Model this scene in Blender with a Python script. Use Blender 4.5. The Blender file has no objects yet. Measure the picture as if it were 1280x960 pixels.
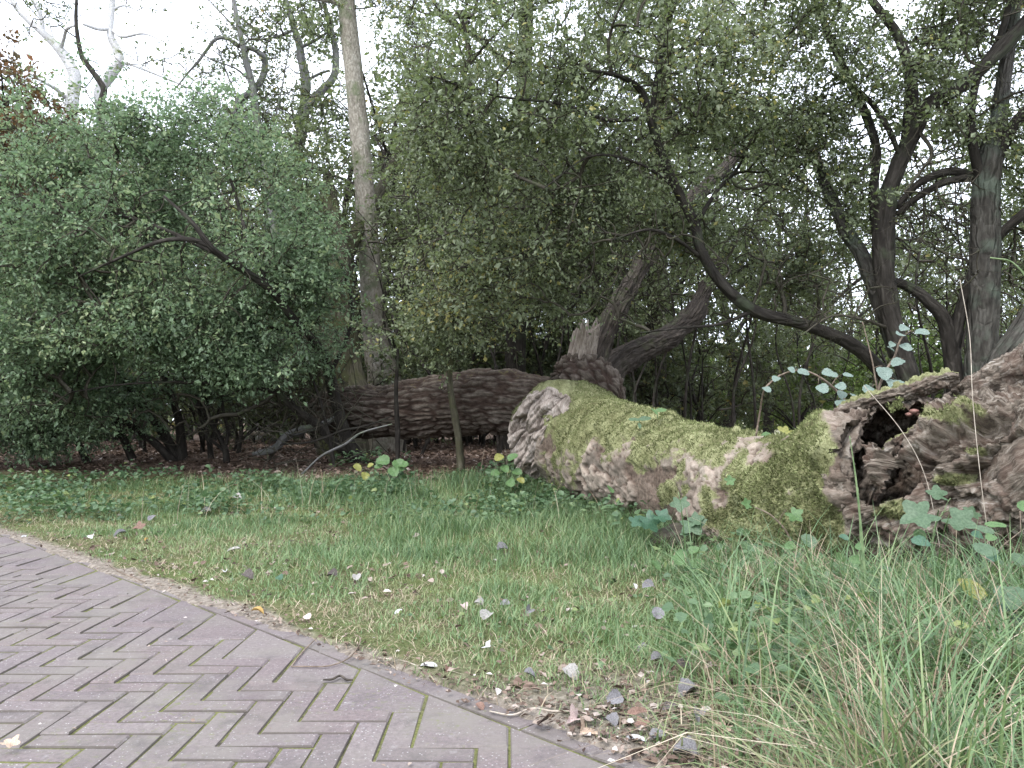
import bpy, math, random
import numpy as np
from mathutils import Vector, Matrix, kdtree
RNG = np.random.default_rng(7)
random.seed(7)
sc = bpy.context.scene
col = sc.collection
PI = math.pi

# ------------------------------------------------------------------ camera
CAM_H, FPX, PITCH = 1.05, 1000.0, math.atan(40 / 1000.0)
cam = bpy.data.cameras.new('camera')
cam.sensor_width = 36.0
cam.lens = 36.0 * FPX / 1280.0
cam.clip_start, cam.clip_end = 0.05, 600.0
camo = bpy.data.objects.new('camera', cam)
col.objects.link(camo)
camo.location = (0, 0, CAM_H)
camo.rotation_euler = (PI / 2 + PITCH, 0, 0)
sc.camera = camo

# ------------------------------------------------------------------ light
world = bpy.data.worlds.new('World')
sc.world = world
world.use_nodes = True
wn, wl = world.node_tree.nodes, world.node_tree.links
wn.clear()
SUN_EL, SUN_AZ = math.radians(52), math.radians(215)
sky = wn.new('ShaderNodeTexSky')
sky.sky_type = 'NISHITA'
sky.sun_disc = False
sky.sun_elevation = SUN_EL
sky.sun_rotation = SUN_AZ
tc = wn.new('ShaderNodeTexCoord')
nz = wn.new('ShaderNodeTexNoise')
nz.inputs['Scale'].default_value = 2.2
nz.inputs['Detail'].default_value = 5
wl.new(tc.outputs['Generated'], nz.inputs['Vector'])
cr = wn.new('ShaderNodeValToRGB')
cr.color_ramp.elements[0].position = 0.3
cr.color_ramp.elements[0].color = (7.9, 8.6, 10.0, 1)
cr.color_ramp.elements[1].position = 0.7
cr.color_ramp.elements[1].color = (10.2, 10.8, 11.9, 1)
wl.new(nz.outputs['Fac'], cr.inputs['Fac'])
mx = wn.new('ShaderNodeMixRGB')
mx.inputs['Fac'].default_value = 0.86          # closed bright cloud with a little blue behind it
wl.new(sky.outputs['Color'], mx.inputs['Color1'])
wl.new(cr.outputs['Color'], mx.inputs['Color2'])
bg = wn.new('ShaderNodeBackground')
bg.inputs['Strength'].default_value = 0.12
wl.new(mx.outputs['Color'], bg.inputs['Color'])
wo = wn.new('ShaderNodeOutputWorld')
wl.new(bg.outputs['Background'], wo.inputs['Surface'])

sun = bpy.data.lights.new('sun', 'SUN')
sun.energy = 1.1
sun.angle = math.radians(18)
sun.color = (1.0, 0.975, 0.94)
suno = bpy.data.objects.new('sun', sun)
col.objects.link(suno)
# sky sun_rotation turns clockwise from +Y seen from above
sd = Vector((math.sin(SUN_AZ) * math.cos(SUN_EL), math.cos(SUN_AZ) * math.cos(SUN_EL), math.sin(SUN_EL)))
suno.rotation_euler = (-sd).to_track_quat('-Z', 'Y').to_euler()

sc.view_settings.view_transform = 'Standard'
sc.view_settings.look = 'None'
sc.view_settings.exposure = 1.5
sc.view_settings.gamma = 1.0
sc.cycles.max_bounces = 6
sc.cycles.diffuse_bounces = 3
sc.cycles.glossy_bounces = 2
sc.cycles.transmission_bounces = 3
sc.cycles.transparent_max_bounces = 4
sc.cycles.use_denoising = True
sc.cycles.use_adaptive_sampling = True
sc.cycles.adaptive_threshold = 0.02
sc.cycles.caustics_reflective = False
sc.cycles.caustics_refractive = False

# ------------------------------------------------------------------ geometry helpers
cp, sp = math.cos(PITCH), math.sin(PITCH)


def ray(px, py):
    a, b = (px - 640) / FPX, (480 - py) / FPX
    return np.array([a, cp - b * sp, sp + b * cp])


def P(px, py, Y):
    r = ray(px, py)
    return np.array([0, 0, CAM_H]) + r * (Y / r[1])


def proj(p):
    p = np.asarray(p, float)
    x, y, z = p[..., 0], p[..., 1], p[..., 2] - CAM_H
    d = np.maximum(y * cp + z * sp, .05)
    u = -y * sp + z * cp
    return 640 + FPX * x / d, 480 - FPX * u / d


def sstep(a, b, x):
    t = np.clip((x - a) / (b - a), 0, 1)
    return t * t * (3 - 2 * t)


def _h(ix, iy, iz, s):
    h = (ix.astype(np.int64) * 374761393 + iy.astype(np.int64) * 668265263 + iz.astype(np.int64) * 1274126177 + s * 974711) & 0xffffffff
    h = ((h ^ (h >> 13)) * 1274126177) & 0xffffffff
    h = ((h ^ (h >> 16)) * 2246822519) & 0xffffffff
    h = h ^ (h >> 15)
    return (h & 0xffffff) / float(0xffffff)


def vnoise(p, s=0):
    i = np.floor(p)
    f = p - i
    i = i.astype(np.int64)
    f = f * f * f * (f * (f * 6 - 15) + 10)
    x, y, z = i[..., 0], i[..., 1], i[..., 2]
    fx, fy, fz = f[..., 0], f[..., 1], f[..., 2]
    def L(a, b, t):
        return a + (b - a) * t
    r = L(L(L(_h(x, y, z, s), _h(x + 1, y, z, s), fx), L(_h(x, y + 1, z, s), _h(x + 1, y + 1, z, s), fx), fy),
          L(L(_h(x, y, z + 1, s), _h(x + 1, y, z + 1, s), fx), L(_h(x, y + 1, z + 1, s), _h(x + 1, y + 1, z + 1, s), fx), fy), fz)
    return r * 2 - 1


def fbm(p, o=4, s=0, g=.5):
    r, a, t = 0, 1, 0
    for k in range(o):
        r = r + a * vnoise(p * 2 ** k + 17.3 * k, s + k)
        t += a
        a *= g
    return r / t


def voro(p, s=0):
    """F1, F2 and the random value of the nearest cell"""
    i = np.floor(p).astype(np.int64)
    f1 = np.full(p.shape[:-1], 9.0)
    f2 = f1.copy()
    cid = np.zeros(p.shape[:-1])
    for dx in (-1, 0, 1):
        for dy in (-1, 0, 1):
            for dz in (-1, 0, 1):
                c = i + np.array([dx, dy, dz])
                q = np.stack([_h(c[..., 0], c[..., 1], c[..., 2], s + k) for k in (0, 1, 2)], -1) + c
                d = np.sqrt(((q - p) ** 2).sum(-1))
                m = d < f1
                f2 = np.where(m, f1, np.minimum(f2, d))
                cid = np.where(m, _h(c[..., 0], c[..., 1], c[..., 2], s + 5), cid)
                f1 = np.where(m, d, f1)
    return f1, f2, cid


def mk_mesh(name, verts, faces, mat=None, attrs=None, smooth=True):
    """faces: one int array (n,k) or a list of them; attrs: point attributes"""
    verts = np.ascontiguousarray(verts, dtype=np.float32).reshape(-1, 3)
    fl = faces if isinstance(faces, list) else [faces]
    fl = [np.asarray(f, dtype=np.int32) for f in fl if len(f)]
    me = bpy.data.meshes.new(name)
    me.vertices.add(len(verts))
    me.vertices.foreach_set('co', verts.ravel())
    tot = np.concatenate([np.full(len(f), f.shape[1], np.int32) for f in fl])
    li = np.concatenate([f.ravel() for f in fl])
    me.loops.add(len(li))
    me.loops.foreach_set('vertex_index', li)
    me.polygons.add(len(tot))
    st = np.zeros(len(tot), np.int32)
    st[1:] = np.cumsum(tot)[:-1]
    me.polygons.foreach_set('loop_start', st)
    try:
        me.polygons.foreach_set('loop_total', tot)
    except Exception:
        pass
    me.polygons.foreach_set('use_smooth', np.full(len(tot), smooth, dtype=bool))
    for k, v in (attrs or {}).items():
        v = np.ascontiguousarray(v, dtype=np.float32)
        if v.ndim == 1:
            me.attributes.new(k, 'FLOAT', 'POINT').data.foreach_set('value', v)
        else:
            me.attributes.new(k, 'FLOAT_VECTOR', 'POINT').data.foreach_set('vector', v.ravel())
    me.update(calc_edges=True)
    if mat:
        me.materials.append(mat)
    return me


def link(name, me, parent=None, loc=None):
    o = bpy.data.objects.new(name, me)
    col.objects.link(o)
    if parent:
        o.parent = parent
    if loc is not None:
        o.location = loc
    return o


def tag(o, label=None, cat=None, group=None, kind=None):
    for k, v in (('label', label), ('category', cat), ('group', group), ('kind', kind)):
        if v:
            o[k] = v
    return o


def empty(name, loc, label=None, cat=None, group=None, kind=None):
    o = bpy.data.objects.new(name, None)
    o.empty_display_size = .1
    col.objects.link(o)
    o.location = loc
    return tag(o, label, cat, group, kind)


def part(name, root, verts, faces, mat, attrs=None, smooth=True):
    """world-space vertices, made local to the root"""
    v = np.asarray(verts, float).reshape(-1, 3) - np.array(root.location)
    return link(name, mk_mesh(name, v, faces, mat, attrs, smooth), root)


def catmull(pts, n):
    """pts (k, c) -> n samples, spaced evenly along the control index"""
    p = np.asarray(pts, float)
    k = len(p)
    if k == 2:
        t = np.linspace(0, 1, n)[:, None]
        return p[0] * (1 - t) + p[1] * t
    e = np.vstack([2 * p[0] - p[1], p, 2 * p[-1] - p[-2]])
    t = np.linspace(0, k - 1, n)
    i = np.minimum(t.astype(int), k - 2)
    f = (t - i)[:, None]
    a, b, c, d = e[i], e[i + 1], e[i + 2], e[i + 3]
    return .5 * (2 * b + (c - a) * f + (2 * a - 5 * b + 4 * c - d) * f ** 2 + (3 * b - a - 3 * c + d) * f ** 3)


def frames(c):
    t = np.gradient(c, axis=0)
    t /= np.linalg.norm(t, axis=1)[:, None] + 1e-9
    n = np.zeros_like(c)
    ref = np.array([0, 0, 1.0]) if abs(t[0, 2]) < .9 else np.array([0, 1.0, 0])
    v = np.cross(t[0], ref)
    for i in range(len(c)):
        v = v - t[i] * np.dot(v, t[i])
        v /= np.linalg.norm(v) + 1e-9
        n[i] = v
    return t, n, np.cross(t, n)


def tube(ctrl, nr, ns, closed_ends=True):
    """ctrl rows x,y,z,r. -> dict with grid of base points, normals, bark coordinates and quads"""
    s = catmull(ctrl, nr)
    c, r = s[:, :3], np.maximum(s[:, 3], .002)
    t, n, b = frames(c)
    L = np.concatenate([[0], np.cumsum(np.linalg.norm(np.diff(c, axis=0), axis=1))])
    a = np.arange(ns) * 2 * PI / ns
    N = n[:, None] * np.cos(a)[None, :, None] + b[:, None] * np.sin(a)[None, :, None]
    base = c[:, None] + N * r[:, None, None]
    rm = r.mean()
    bark = np.stack([np.broadcast_to(np.cos(a) * rm, (nr, ns)), np.broadcast_to(np.sin(a) * rm, (nr, ns)),
                     np.broadcast_to(L[:, None], (nr, ns))], -1)
    return dict(c=c, r=r, t=t, N=N, base=base, bark=bark, nr=nr, ns=ns, L=L)


def grid_quads(nr, ns, off=0, wrap=True):
    i = np.arange(nr - 1)[:, None]
    j = np.arange(ns if wrap else ns - 1)[None, :]
    j2 = (j + 1) % ns
    return (np.stack([i * ns + j, i * ns + j2, (i + 1) * ns + j2, (i + 1) * ns + j], -1).reshape(-1, 4) + off)


def tube_mesh(ctrl, nr, ns, rough=0.0, seed=0, scale=3.0):
    """tapered, slightly knobbly limb; both ends drawn to a point"""
    T = tube(ctrl, nr, ns)
    v = T['base']
    if rough:
        d = fbm(T['bark'] * np.array([scale * 2, scale * 2, scale * .7]) + seed * 7.7, 3, seed)
        d = d + .45 * fbm(T['bark'] * np.array([scale * 7, scale * 7, scale * 2.2]) + seed * 3.3, 3, seed + 5)
        kn = vnoise(T['bark'] * np.array([scale * 1.6, scale * 1.6, scale * 1.1]) + seed * 5.1, seed + 9)
        d = d + 1.4 * sstep(.45, .8, kn)
        v = v + T['N'] * (d * rough * T['r'][:, None])[..., None]
    v = v.reshape(-1, 3)
    e0, e1 = T['c'][0] - T['t'][0] * T['r'][0] * .4, T['c'][-1] + T['t'][-1] * T['r'][-1] * .4
    n = len(v)
    v = np.vstack([v, e0, e1])
    bk = np.vstack([T['bark'].reshape(-1, 3), [0, 0, 0], [0, 0, T['L'][-1]]])
    q = grid_quads(nr, ns)
    j = np.arange(ns)
    f0 = np.stack([np.full(ns, n), (j + 1) % ns, j], 1)
    o = (nr - 1) * ns
    f1 = np.stack([np.full(ns, n + 1), o + j, o + (j + 1) % ns], 1)
    return v, [q, np.vstack([f0, f1])], bk


def merge(parts):
    """list of (verts, [faces], bark) -> one"""
    V, F4, F3, B, o = [], [], [], [], 0
    for v, f, b in parts:
        for k in f:
            (F4 if k.shape[1] == 4 else F3).append(k + o)
        V.append(v)
        B.append(b)
        o += len(v)
    F = []
    if F4:
        F.append(np.vstack(F4))
    if F3:
        F.append(np.vstack(F3))
    return np.vstack(V), F, np.vstack(B)


# ------------------------------------------------------------------ material helper
class NT:
    def __init__(s, name):
        s.m = bpy.data.materials.new(name)
        s.m.use_nodes = True
        s.n, s.l = s.m.node_tree.nodes, s.m.node_tree.links
        s.n.clear()
        s.out = s.n.new('ShaderNodeOutputMaterial')

    def node(s, t, **kw):
        n = s.n.new('ShaderNode' + t)
        for k, v in kw.items():
            setattr(n, k, v)
        return n

    def put(s, sock, v):
        if isinstance(v, bpy.types.NodeSocket):
            s.l.new(v, sock)
        elif isinstance(v, (tuple, list)) and len(v) == 3 and sock.type == 'RGBA':
            sock.default_value = (*v, 1)
        else:
            sock.default_value = v
        return s

    def attr(s, name, out='Fac'):
        n = s.node('Attribute', attribute_name=name)
        return n.outputs[out]

    def objpos(s):
        return s.node('TexCoord').outputs['Object']

    def pos(s):
        return s.node('NewGeometry').outputs['Position']

    def scale(s, vec, k):
        n = s.node('VectorMath', operation='MULTIPLY')
        s.put(n.inputs[0], vec)
        n.inputs[1].default_value = k if isinstance(k, (tuple, list)) else (k, k, k)
        return n.outputs[0]

    def noise(s, vec, scale, detail=4, rough=.55, dist=0):
        n = s.node('TexNoise')
        s.put(n.inputs['Vector'], vec)
        n.inputs['Scale'].default_value = scale
        n.inputs['Detail'].default_value = detail
        n.inputs['Roughness'].default_value = rough
        n.inputs['Distortion'].default_value = dist
        return n.outputs['Fac']

    def vor(s, vec, scale, feature='F1', out='Distance', rnd=1.0):
        n = s.node('TexVoronoi', feature=feature)
        s.put(n.inputs['Vector'], vec)
        n.inputs['Scale'].default_value = scale
        n.inputs['Randomness'].default_value = rnd
        return n.outputs[out]

    def ramp(s, fac, stops, interp='LINEAR'):
        n = s.node('ValToRGB')
        e = n.color_ramp.elements
        n.color_ramp.interpolation = interp
        while len(e) < len(stops):
            e.new(.5)
        for k, (p, c) in enumerate(stops):
            e[k].position = p
            c = c if isinstance(c, (tuple, list)) else (c, c, c)
            e[k].color = (*c, 1)
        s.put(n.inputs['Fac'], fac)
        return n.outputs['Color']

    def mix(s, fac, a, b, mode='MIX'):
        n = s.node('MixRGB', blend_type=mode)
        s.put(n.inputs['Fac'], fac)
        s.put(n.inputs['Color1'], a)
        s.put(n.inputs['Color2'], b)
        return n.outputs['Color']

    def math(s, op, a, b=0.0, clamp=False):
        n = s.node('Math', operation=op, use_clamp=clamp)
        s.put(n.inputs[0], a)
        s.put(n.inputs[1], b)
        return n.outputs[0]

    def bump(s, h, strength=.5, dist=.01):
        n = s.node('Bump')
        n.inputs['Strength'].default_value = strength
        n.inputs['Distance'].default_value = dist
        s.put(n.inputs['Height'], h)
        return n.outputs['Normal']

    def bsdf(s, colr, rough=.8, spec=.3, normal=None, final=True):
        n = s.node('BsdfPrincipled')
        s.put(n.inputs['Base Color'], colr)
        s.put(n.inputs['Roughness'], rough)
        n.inputs['Specular IOR Level'].default_value = spec
        if normal is not None:
            s.put(n.inputs['Normal'], normal)
        if final:
            s.l.new(n.outputs[0], s.out.inputs['Surface'])
        return n.outputs[0]


def bark_mat(name, dark, mid, light, green=None, gamt=.4, vs=9.0, st=.18, bump=.9, dist=.02, side=0.0):
    """bark with fissures along the stem, from the 'bark' vector"""
    t = NT(name)
    b = t.attr('bark', 'Vector')
    v = t.scale(b, (1, 1, st))
    wob = t.noise(v, 6, 3)
    vv = t.node('VectorMath', operation='ADD')
    t.put(vv.inputs[0], v)
    w3 = t.node('TexNoise')
    t.put(w3.inputs['Vector'], t.scale(b, (1, 1, .6)))
    w3.inputs['Scale'].default_value = 5
    t.put(vv.inputs[1], t.scale(w3.outputs['Color'], .12))
    f = t.vor(vv.outputs[0], vs, 'DISTANCE_TO_EDGE')
    n = t.noise(v, 22, 6, .65)
    big = t.noise(b, 1.7, 4)
    h = t.math('ADD', t.math('MULTIPLY', t.ramp(f, [(0, 0), (.22, 1)]), .7), t.math('MULTIPLY', n, .5))
    c = t.ramp(t.math('ADD', t.math('MULTIPLY', n, .7), t.math('MULTIPLY', big, .3)), [(.3, dark), (.5, mid), (.68, light)])
    if green:
        g = t.noise(b, 2.3, 5, .6)
        k = t.ramp(g, [(.62 - gamt * .35, 0), (.72 - gamt * .25, 1)])
        c = t.mix(k, c, green)
    t.bsdf(c, .9, .15, t.bump(h, bump, dist))
    return t.m


def leaf_mat(name, cols, trans=.35, rough=.5, spec=.35, hue=None, tcol=None):
    """cols: list of (pos, colour) over the leaf's own 'tint'"""
    t = NT(name)
    c = t.ramp(t.attr('tint'), cols)
    p = t.bsdf(c, rough, spec, final=False)
    tr = t.node('BsdfTranslucent')
    t.put(tr.inputs['Color'], t.mix(.5, c, tcol or (.16, .22, .03)))
    m = t.node('MixShader')
    m.inputs[0].default_value = trans
    t.l.new(p, m.inputs[1])
    t.l.new(tr.outputs[0], m.inputs[2])
    t.l.new(m.outputs[0], t.out.inputs['Surface'])
    return t.m


def unit(v):
    return v / (np.linalg.norm(v, axis=-1, keepdims=True) + 1e-9)


def leaf_quads(c, d, n, ln, wd, tint, fold=.18):
    """kite-shaped folded leaves. c base point, d direction, n upper side"""
    d = unit(d)
    s = unit(np.cross(d, n))
    n = np.cross(s, d)
    ln, wd = np.asarray(ln)[:, None], np.asarray(wd)[:, None]
    k = len(c)
    v = np.empty((k, 4, 3))
    v[:, 0] = c
    v[:, 1] = c + d * ln * .48 + s * wd * .5 + n * wd * fold
    v[:, 2] = c + d * ln - n * ln * .08
    v[:, 3] = c + d * ln * .48 - s * wd * .5 + n * wd * fold
    f = np.arange(k * 4).reshape(k, 4)
    return v.reshape(-1, 3), f, np.repeat(tint, 4)


def leaf_hex(c, d, n, ln, wd, tint, curl=.12):
    """broader leaf of six points round a midrib (4 triangles' worth: two quads)"""
    d = unit(d)
    s = unit(np.cross(d, n))
    n = np.cross(s, d)
    ln, wd = np.asarray(ln)[:, None], np.asarray(wd)[:, None]
    k = len(c)
    v = np.empty((k, 6, 3))
    v[:, 0] = c
    v[:, 1] = c + d * ln * .3 + s * wd * .5 + n * wd * curl
    v[:, 2] = c + d * ln * .7 + s * wd * .4 + n * wd * curl * .6
    v[:, 3] = c + d * ln - n * ln * .12
    v[:, 4] = c + d * ln * .7 - s * wd * .4 + n * wd * curl * .6
    v[:, 5] = c + d * ln * .3 - s * wd * .5 + n * wd * curl
    b = np.arange(k)[:, None] * 6
    f = np.vstack([b + np.array([[0, 1, 2, 3]]), b + np.array([[0, 3, 4, 5]])])
    return v.reshape(-1, 3), f, np.repeat(tint, 6)


def seg_tubes(a, b, ra, rb, bend=.08, rng=RNG, ns=4, sub=3):
    """many thin bent twigs at once"""
    k = len(a)
    d = b - a
    L = np.linalg.norm(d, axis=1, keepdims=True)
    t = unit(d)
    ref = np.where(np.abs(t[:, 2:3]) < .9, np.array([[0, 0, 1.0]]), np.array([[1.0, 0, 0]]))
    n = unit(np.cross(t, ref))
    m = np.cross(t, n)
    off = rng.normal(size=(k, 2)) * bend
    u = np.linspace(0, 1, sub + 1)
    an = np.arange(ns) * 2 * PI / ns
    V = np.empty((k, sub + 1, ns, 3))
    for i, x in enumerate(u):
        w = math.sin(PI * x)
        c = a + d * x + (n * off[:, :1] + m * off[:, 1:]) * L * w
        r = (ra * (1 - x) + rb * x)[:, None]
        for j in range(ns):
            V[:, i, j] = c + (n * math.cos(an[j]) + m * math.sin(an[j])) * r
    q = grid_quads(sub + 1, ns)
    f = (np.arange(k)[:, None, None] * ((sub + 1) * ns) + q[None]).reshape(-1, 4)
    bark = np.zeros((k, sub + 1, ns, 3))
    bark[..., 0] = np.cos(an) * .02
    bark[..., 1] = np.sin(an) * .02
    bark[..., 2] = u[None, :, None] * L[:, None] + np.arange(k)[:, None, None] * .37
    return V.reshape(-1, 3), [f], bark.reshape(-1, 3)
# ------------------------------------------------------------------ ground form
R2 = math.sqrt(2)


def path_d(x, y):
    """distance from the edge of the brick path towards the verge (metres)"""
    u = (x - y) / R2
    return (x + y) / R2 - (2.047 - .0025 * (u + 1.5) ** 2)


def gz(x, y):
    x, y = np.asarray(x, float), np.asarray(y, float)
    d = path_d(x, y)
    p = np.stack([x, y, x * 0], -1)
    z = .34 * sstep(7.5, 13, y) * sstep(40, 18, y)
    z = z + .02 * sstep(.4, 2.4, x - .15 * (y - 4)) * sstep(8, 4, y)
    bumps = .05 * fbm(p * .9, 3, 3) + .018 * fbm(p * 4.5, 3, 4)
    z = z + bumps * sstep(0, 1.2, d) + .008 * sstep(-.14, .1, d) + .006 * fbm(p * 14, 2, 8) * sstep(-.12, .05, d)
    return np.where(d < -.10, .002, z)          # the brick tops lie at 0


def G(px, py, dz=0.0):
    """where the line of sight through a point of the picture meets the ground"""
    r = ray(px, py)
    y = 2.0
    for k in range(400):
        q = np.array([0, 0, CAM_H]) + r * (y / r[1])
        if q[2] <= gz(q[0], q[1]):
            break
        y += .03 + .004 * y
    q[2] = gz(q[0], q[1]) + dz
    return q


def onground(x, y, dz=0.0):
    return np.array([x, y, float(gz(x, y)) + dz])


def litter_amount(x, y):
    """0 on the grass verge, 1 on the leaf-covered wood floor"""
    p = np.stack([x * .8, y * .8, x * 0], -1)
    edge = 10.6 + .35 * np.sin(x * .8) - .25 * sstep(-2, -6, x) + .5 * fbm(p, 3, 21)
    a = sstep(edge - .5, edge + .7, y)
    return a


ax = np.concatenate([-np.geomspace(95, 7, 34)[:-1], np.linspace(-7, 7, 145), np.geomspace(7, 95, 34)[1:]])
ay = np.concatenate([np.linspace(-12, 1.2, 20)[:-1], np.linspace(1.2, 14, 150), np.geomspace(14, 170, 46)[1:]])
gx, gy = np.meshgrid(ax, ay)
gzv = gz(gx, gy)
gzv = np.where(path_d(gx, gy) < .16, gzv - .06 * sstep(.16, .05, path_d(gx, gy)), gzv)
gv = np.stack([gx, gy, gzv], -1)
gf = grid_quads(len(ay), len(ax), wrap=False)

t = NT('ground')
pp = t.pos()
n1, n2, n3 = t.noise(pp, 3.0, 6, .65), t.noise(pp, 28, 5, .7), t.noise(pp, .7, 3)
lit = t.ramp(t.math('ADD', t.math('MULTIPLY', n2, .75), t.math('MULTIPLY', n1, .25)),
             [(.36, (.022, .014, .010)), (.48, (.075, .048, .034)), (.58, (.15, .105, .075)), (.68, (.24, .19, .15))])
soil = t.ramp(n2, [(.35, (.05, .042, .026)), (.5, (.10, .088, .05)), (.65, (.17, .15, .085))])
grs = t.ramp(n1, [(.35, (.05, .075, .022)), (.6, (.10, .13, .04))])
ver = t.mix(t.ramp(n3, [(.4, .25), (.6, .75)]), soil, grs)
far = t.ramp(n1, [(.35, (.16, .17, .10)), (.65, (.30, .29, .19))])
c = t.mix(t.attr('litter'), ver, lit)
edgec = t.ramp(n2, [(.33, (.10, .085, .07)), (.5, (.19, .16, .13)), (.66, (.30, .26, .22))])
c = t.mix(t.attr('bare'), c, edgec)
c = t.mix(t.attr('field'), c, far)
t.bsdf(c, .95, .1, t.bump(t.math('ADD', n2, n1), .8, .02))
M_GROUND = t.m
def bare_amount(x, y):
    p = np.stack([x, y, x * 0], -1)
    d = path_d(x, y)
    b = sstep(.10, .0, d + .10 * fbm(p * 3, 3, 41)) * (d > -.5)
    return np.maximum(b, sstep(.85, .1, np.hypot(x - .25, y - 2.85) + .25 * fbm(p * 3, 3, 42)) * .8)


litv = litter_amount(gx.ravel(), gy.ravel())
pd = path_d(gx.ravel(), gy.ravel())
bare = bare_amount(gx.ravel(), gy.ravel())
fld = sstep(20, 25, gy.ravel() + 2 * np.sin(gx.ravel() * .3)) * sstep(.0, 3, gx.ravel() - .1 * gy.ravel())
fld = fld * .9
o = link('ground', mk_mesh('ground', gv, gf, M_GROUND, dict(litter=litv, bare=bare, field=fld)))
tag(o, kind='structure')

# soil and dirt creeping over the edge bricks, as a finer strip
su, sd_ = np.meshgrid(np.linspace(-11, 3.2, 900), np.linspace(-.17, .34, 34))
sdd = sd_ + 2.047 - .0025 * (su + 1.5) ** 2
sx, sy = (su + sdd) / R2, (sdd - su) / R2
sp3 = np.stack([sx, sy, sx * 0], -1)
bnd = -.005 - .085 * sstep(-2.6, -4.6, su) + .07 * fbm(sp3 * 3.2, 4, 43) + .025 * fbm(sp3 * 18, 2, 44)
sub = sstep(bnd - .03, bnd + .025, sd_)
pz = gz(sx, sy)
pz = np.where(sd_ < -.09, .002, pz)
sz = pz + .007 + .006 * fbm(sp3 * 30, 3, 45) - .05 * sstep(.24, .34, sd_) - .035 * (1 - sub)
o = link('soil_strip', mk_mesh('soil_strip', np.stack([sx, sy, sz], -1), grid_quads(34, 900, wrap=False), M_GROUND, dict(litter=np.zeros(sx.size), bare=bare_amount(sx.ravel(), sy.ravel()), field=np.zeros(sx.size))))
tag(o, kind='structure')

# ------------------------------------------------------------------ brick path
t = NT('paving_brick')
oi = t.node('ObjectInfo').outputs['Random']
pp = t.pos()
sh = t.attr('shade')
rr = t.math('FRACT', t.math('ADD', oi, sh))
base = t.ramp(rr, [(0, (.146, .117, .115)), (.3, (.182, .148, .147)), (.55, (.184, .142, .136)), (.8, (.170, .135, .132)), (1, (.208, .172, .166))])
n = t.noise(pp, 60, 6, .7)
b2 = t.mix(t.ramp(n, [(.32, .75), (.66, .0)]), base, (.072, .060, .062))
sp1 = t.vor(pp, 62)
spk = t.ramp(sp1, [(.13, 1), (.20, 0)])
spm = t.ramp(t.noise(pp, 9, 3), [(.36, 0), (.60, 1)])
b3 = t.mix(t.math('MULTIPLY', t.math('MULTIPLY', spk, spm), .8), b2, (.50, .48, .465))
sp2 = t.ramp(t.vor(pp, 210), [(.20, 1), (.3, 0)])
b4 = t.mix(t.math('MULTIPLY', sp2, .30), b3, (.30, .275, .275))
dirt = t.ramp(t.noise(pp, 2.4, 6, .65), [(.42, 0), (.64, .75)])
b5 = t.mix(dirt, b4, (.165, .148, .128))
stain = t.ramp(t.noise(pp, 5.5, 6, .7), [(.52, 0), (.70, .6)])
b5 = t.mix(stain, b5, (.075, .066, .062))
dust = t.ramp(t.noise(pp, 14, 6, .75), [(.58, 0), (.72, .45)])
b5 = t.mix(dust, b5, (.34, .32, .31))
mossy = t.ramp(t.noise(pp, 34, 5, .65), [(.56, 0), (.66, .6)])
b6 = t.mix(t.math('MULTIPLY', mossy, t.ramp(t.noise(pp, 1.3, 3), [(.5, 0), (.62, 1)])), b5, (.12, .14, .035))
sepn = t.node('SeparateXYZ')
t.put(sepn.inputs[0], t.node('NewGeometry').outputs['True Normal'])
b6 = t.mix(t.ramp(sepn.outputs['Z'], [(.3, 1), (.6, 0)]), b6, (.092, .078, .066))      # soil tone on brick sides, also painting in the shade of the joints
t.bsdf(b6, .78, .3, t.bump(t.math('ADD', t.math('MULTIPLY', n, .8), t.math('MULTIPLY', spk, .5)), .55, .004))
M_BRICK = t.m

t = NT('joint_soil')
pp = t.pos()
n1, n2 = t.noise(pp, 5, 4, .6), t.noise(pp, 90, 4, .7)
js = t.ramp(n2, [(.35, (.040, .034, .028)), (.6, (.085, .076, .060))])
jm = t.ramp(n2, [(.3, (.060, .066, .024)), (.6, (.15, .152, .060))])
t.bsdf(t.mix(t.ramp(n1, [(.32, 0), (.48, 1)]), js, jm), .95, .1, t.bump(n2, .8, .006))
M_JOINT = t.m

W = .1035
BX0, BY0 = -.318, 2.586
path = empty('brick_path', (-.6, 3.2, 0))
tag(path, kind='structure')
path['label'] = 'brown concrete brick path in herringbone bond with mossy joints'


def prism(poly, z1, z0, bev=.006):
    """bevelled block from a convex outline: 3 rings"""
    poly = np.asarray(poly, float)
    c = poly.mean(0)
    k = len(poly)
    def ins(q, e):
        d = q - c
        return q - d / (np.linalg.norm(d, axis=1)[:, None]) * e * 1.4
    r0 = np.column_stack([poly, np.full(k, z0)])
    r1 = np.column_stack([poly, np.full(k, z1 - bev)])
    r2 = np.column_stack([ins(poly, bev), np.full(k, z1)])
    v = np.vstack([r0, r1, r2])
    j = np.arange(k)
    f = np.vstack([np.stack([o + j, o + (j + 1) % k, o + k + (j + 1) % k, o + k + j], 1) for o in (0, k)])
    return v, f, np.arange(2 * k, 3 * k)[None]


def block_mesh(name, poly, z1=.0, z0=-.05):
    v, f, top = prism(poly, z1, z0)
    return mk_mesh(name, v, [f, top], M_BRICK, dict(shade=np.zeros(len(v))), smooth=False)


def slide(x, y):
    """the path bends slightly at its far end"""
    u = (x - y) / R2
    o = -.0025 * (u + 1.5) ** 2
    return o / R2, o / R2


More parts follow.
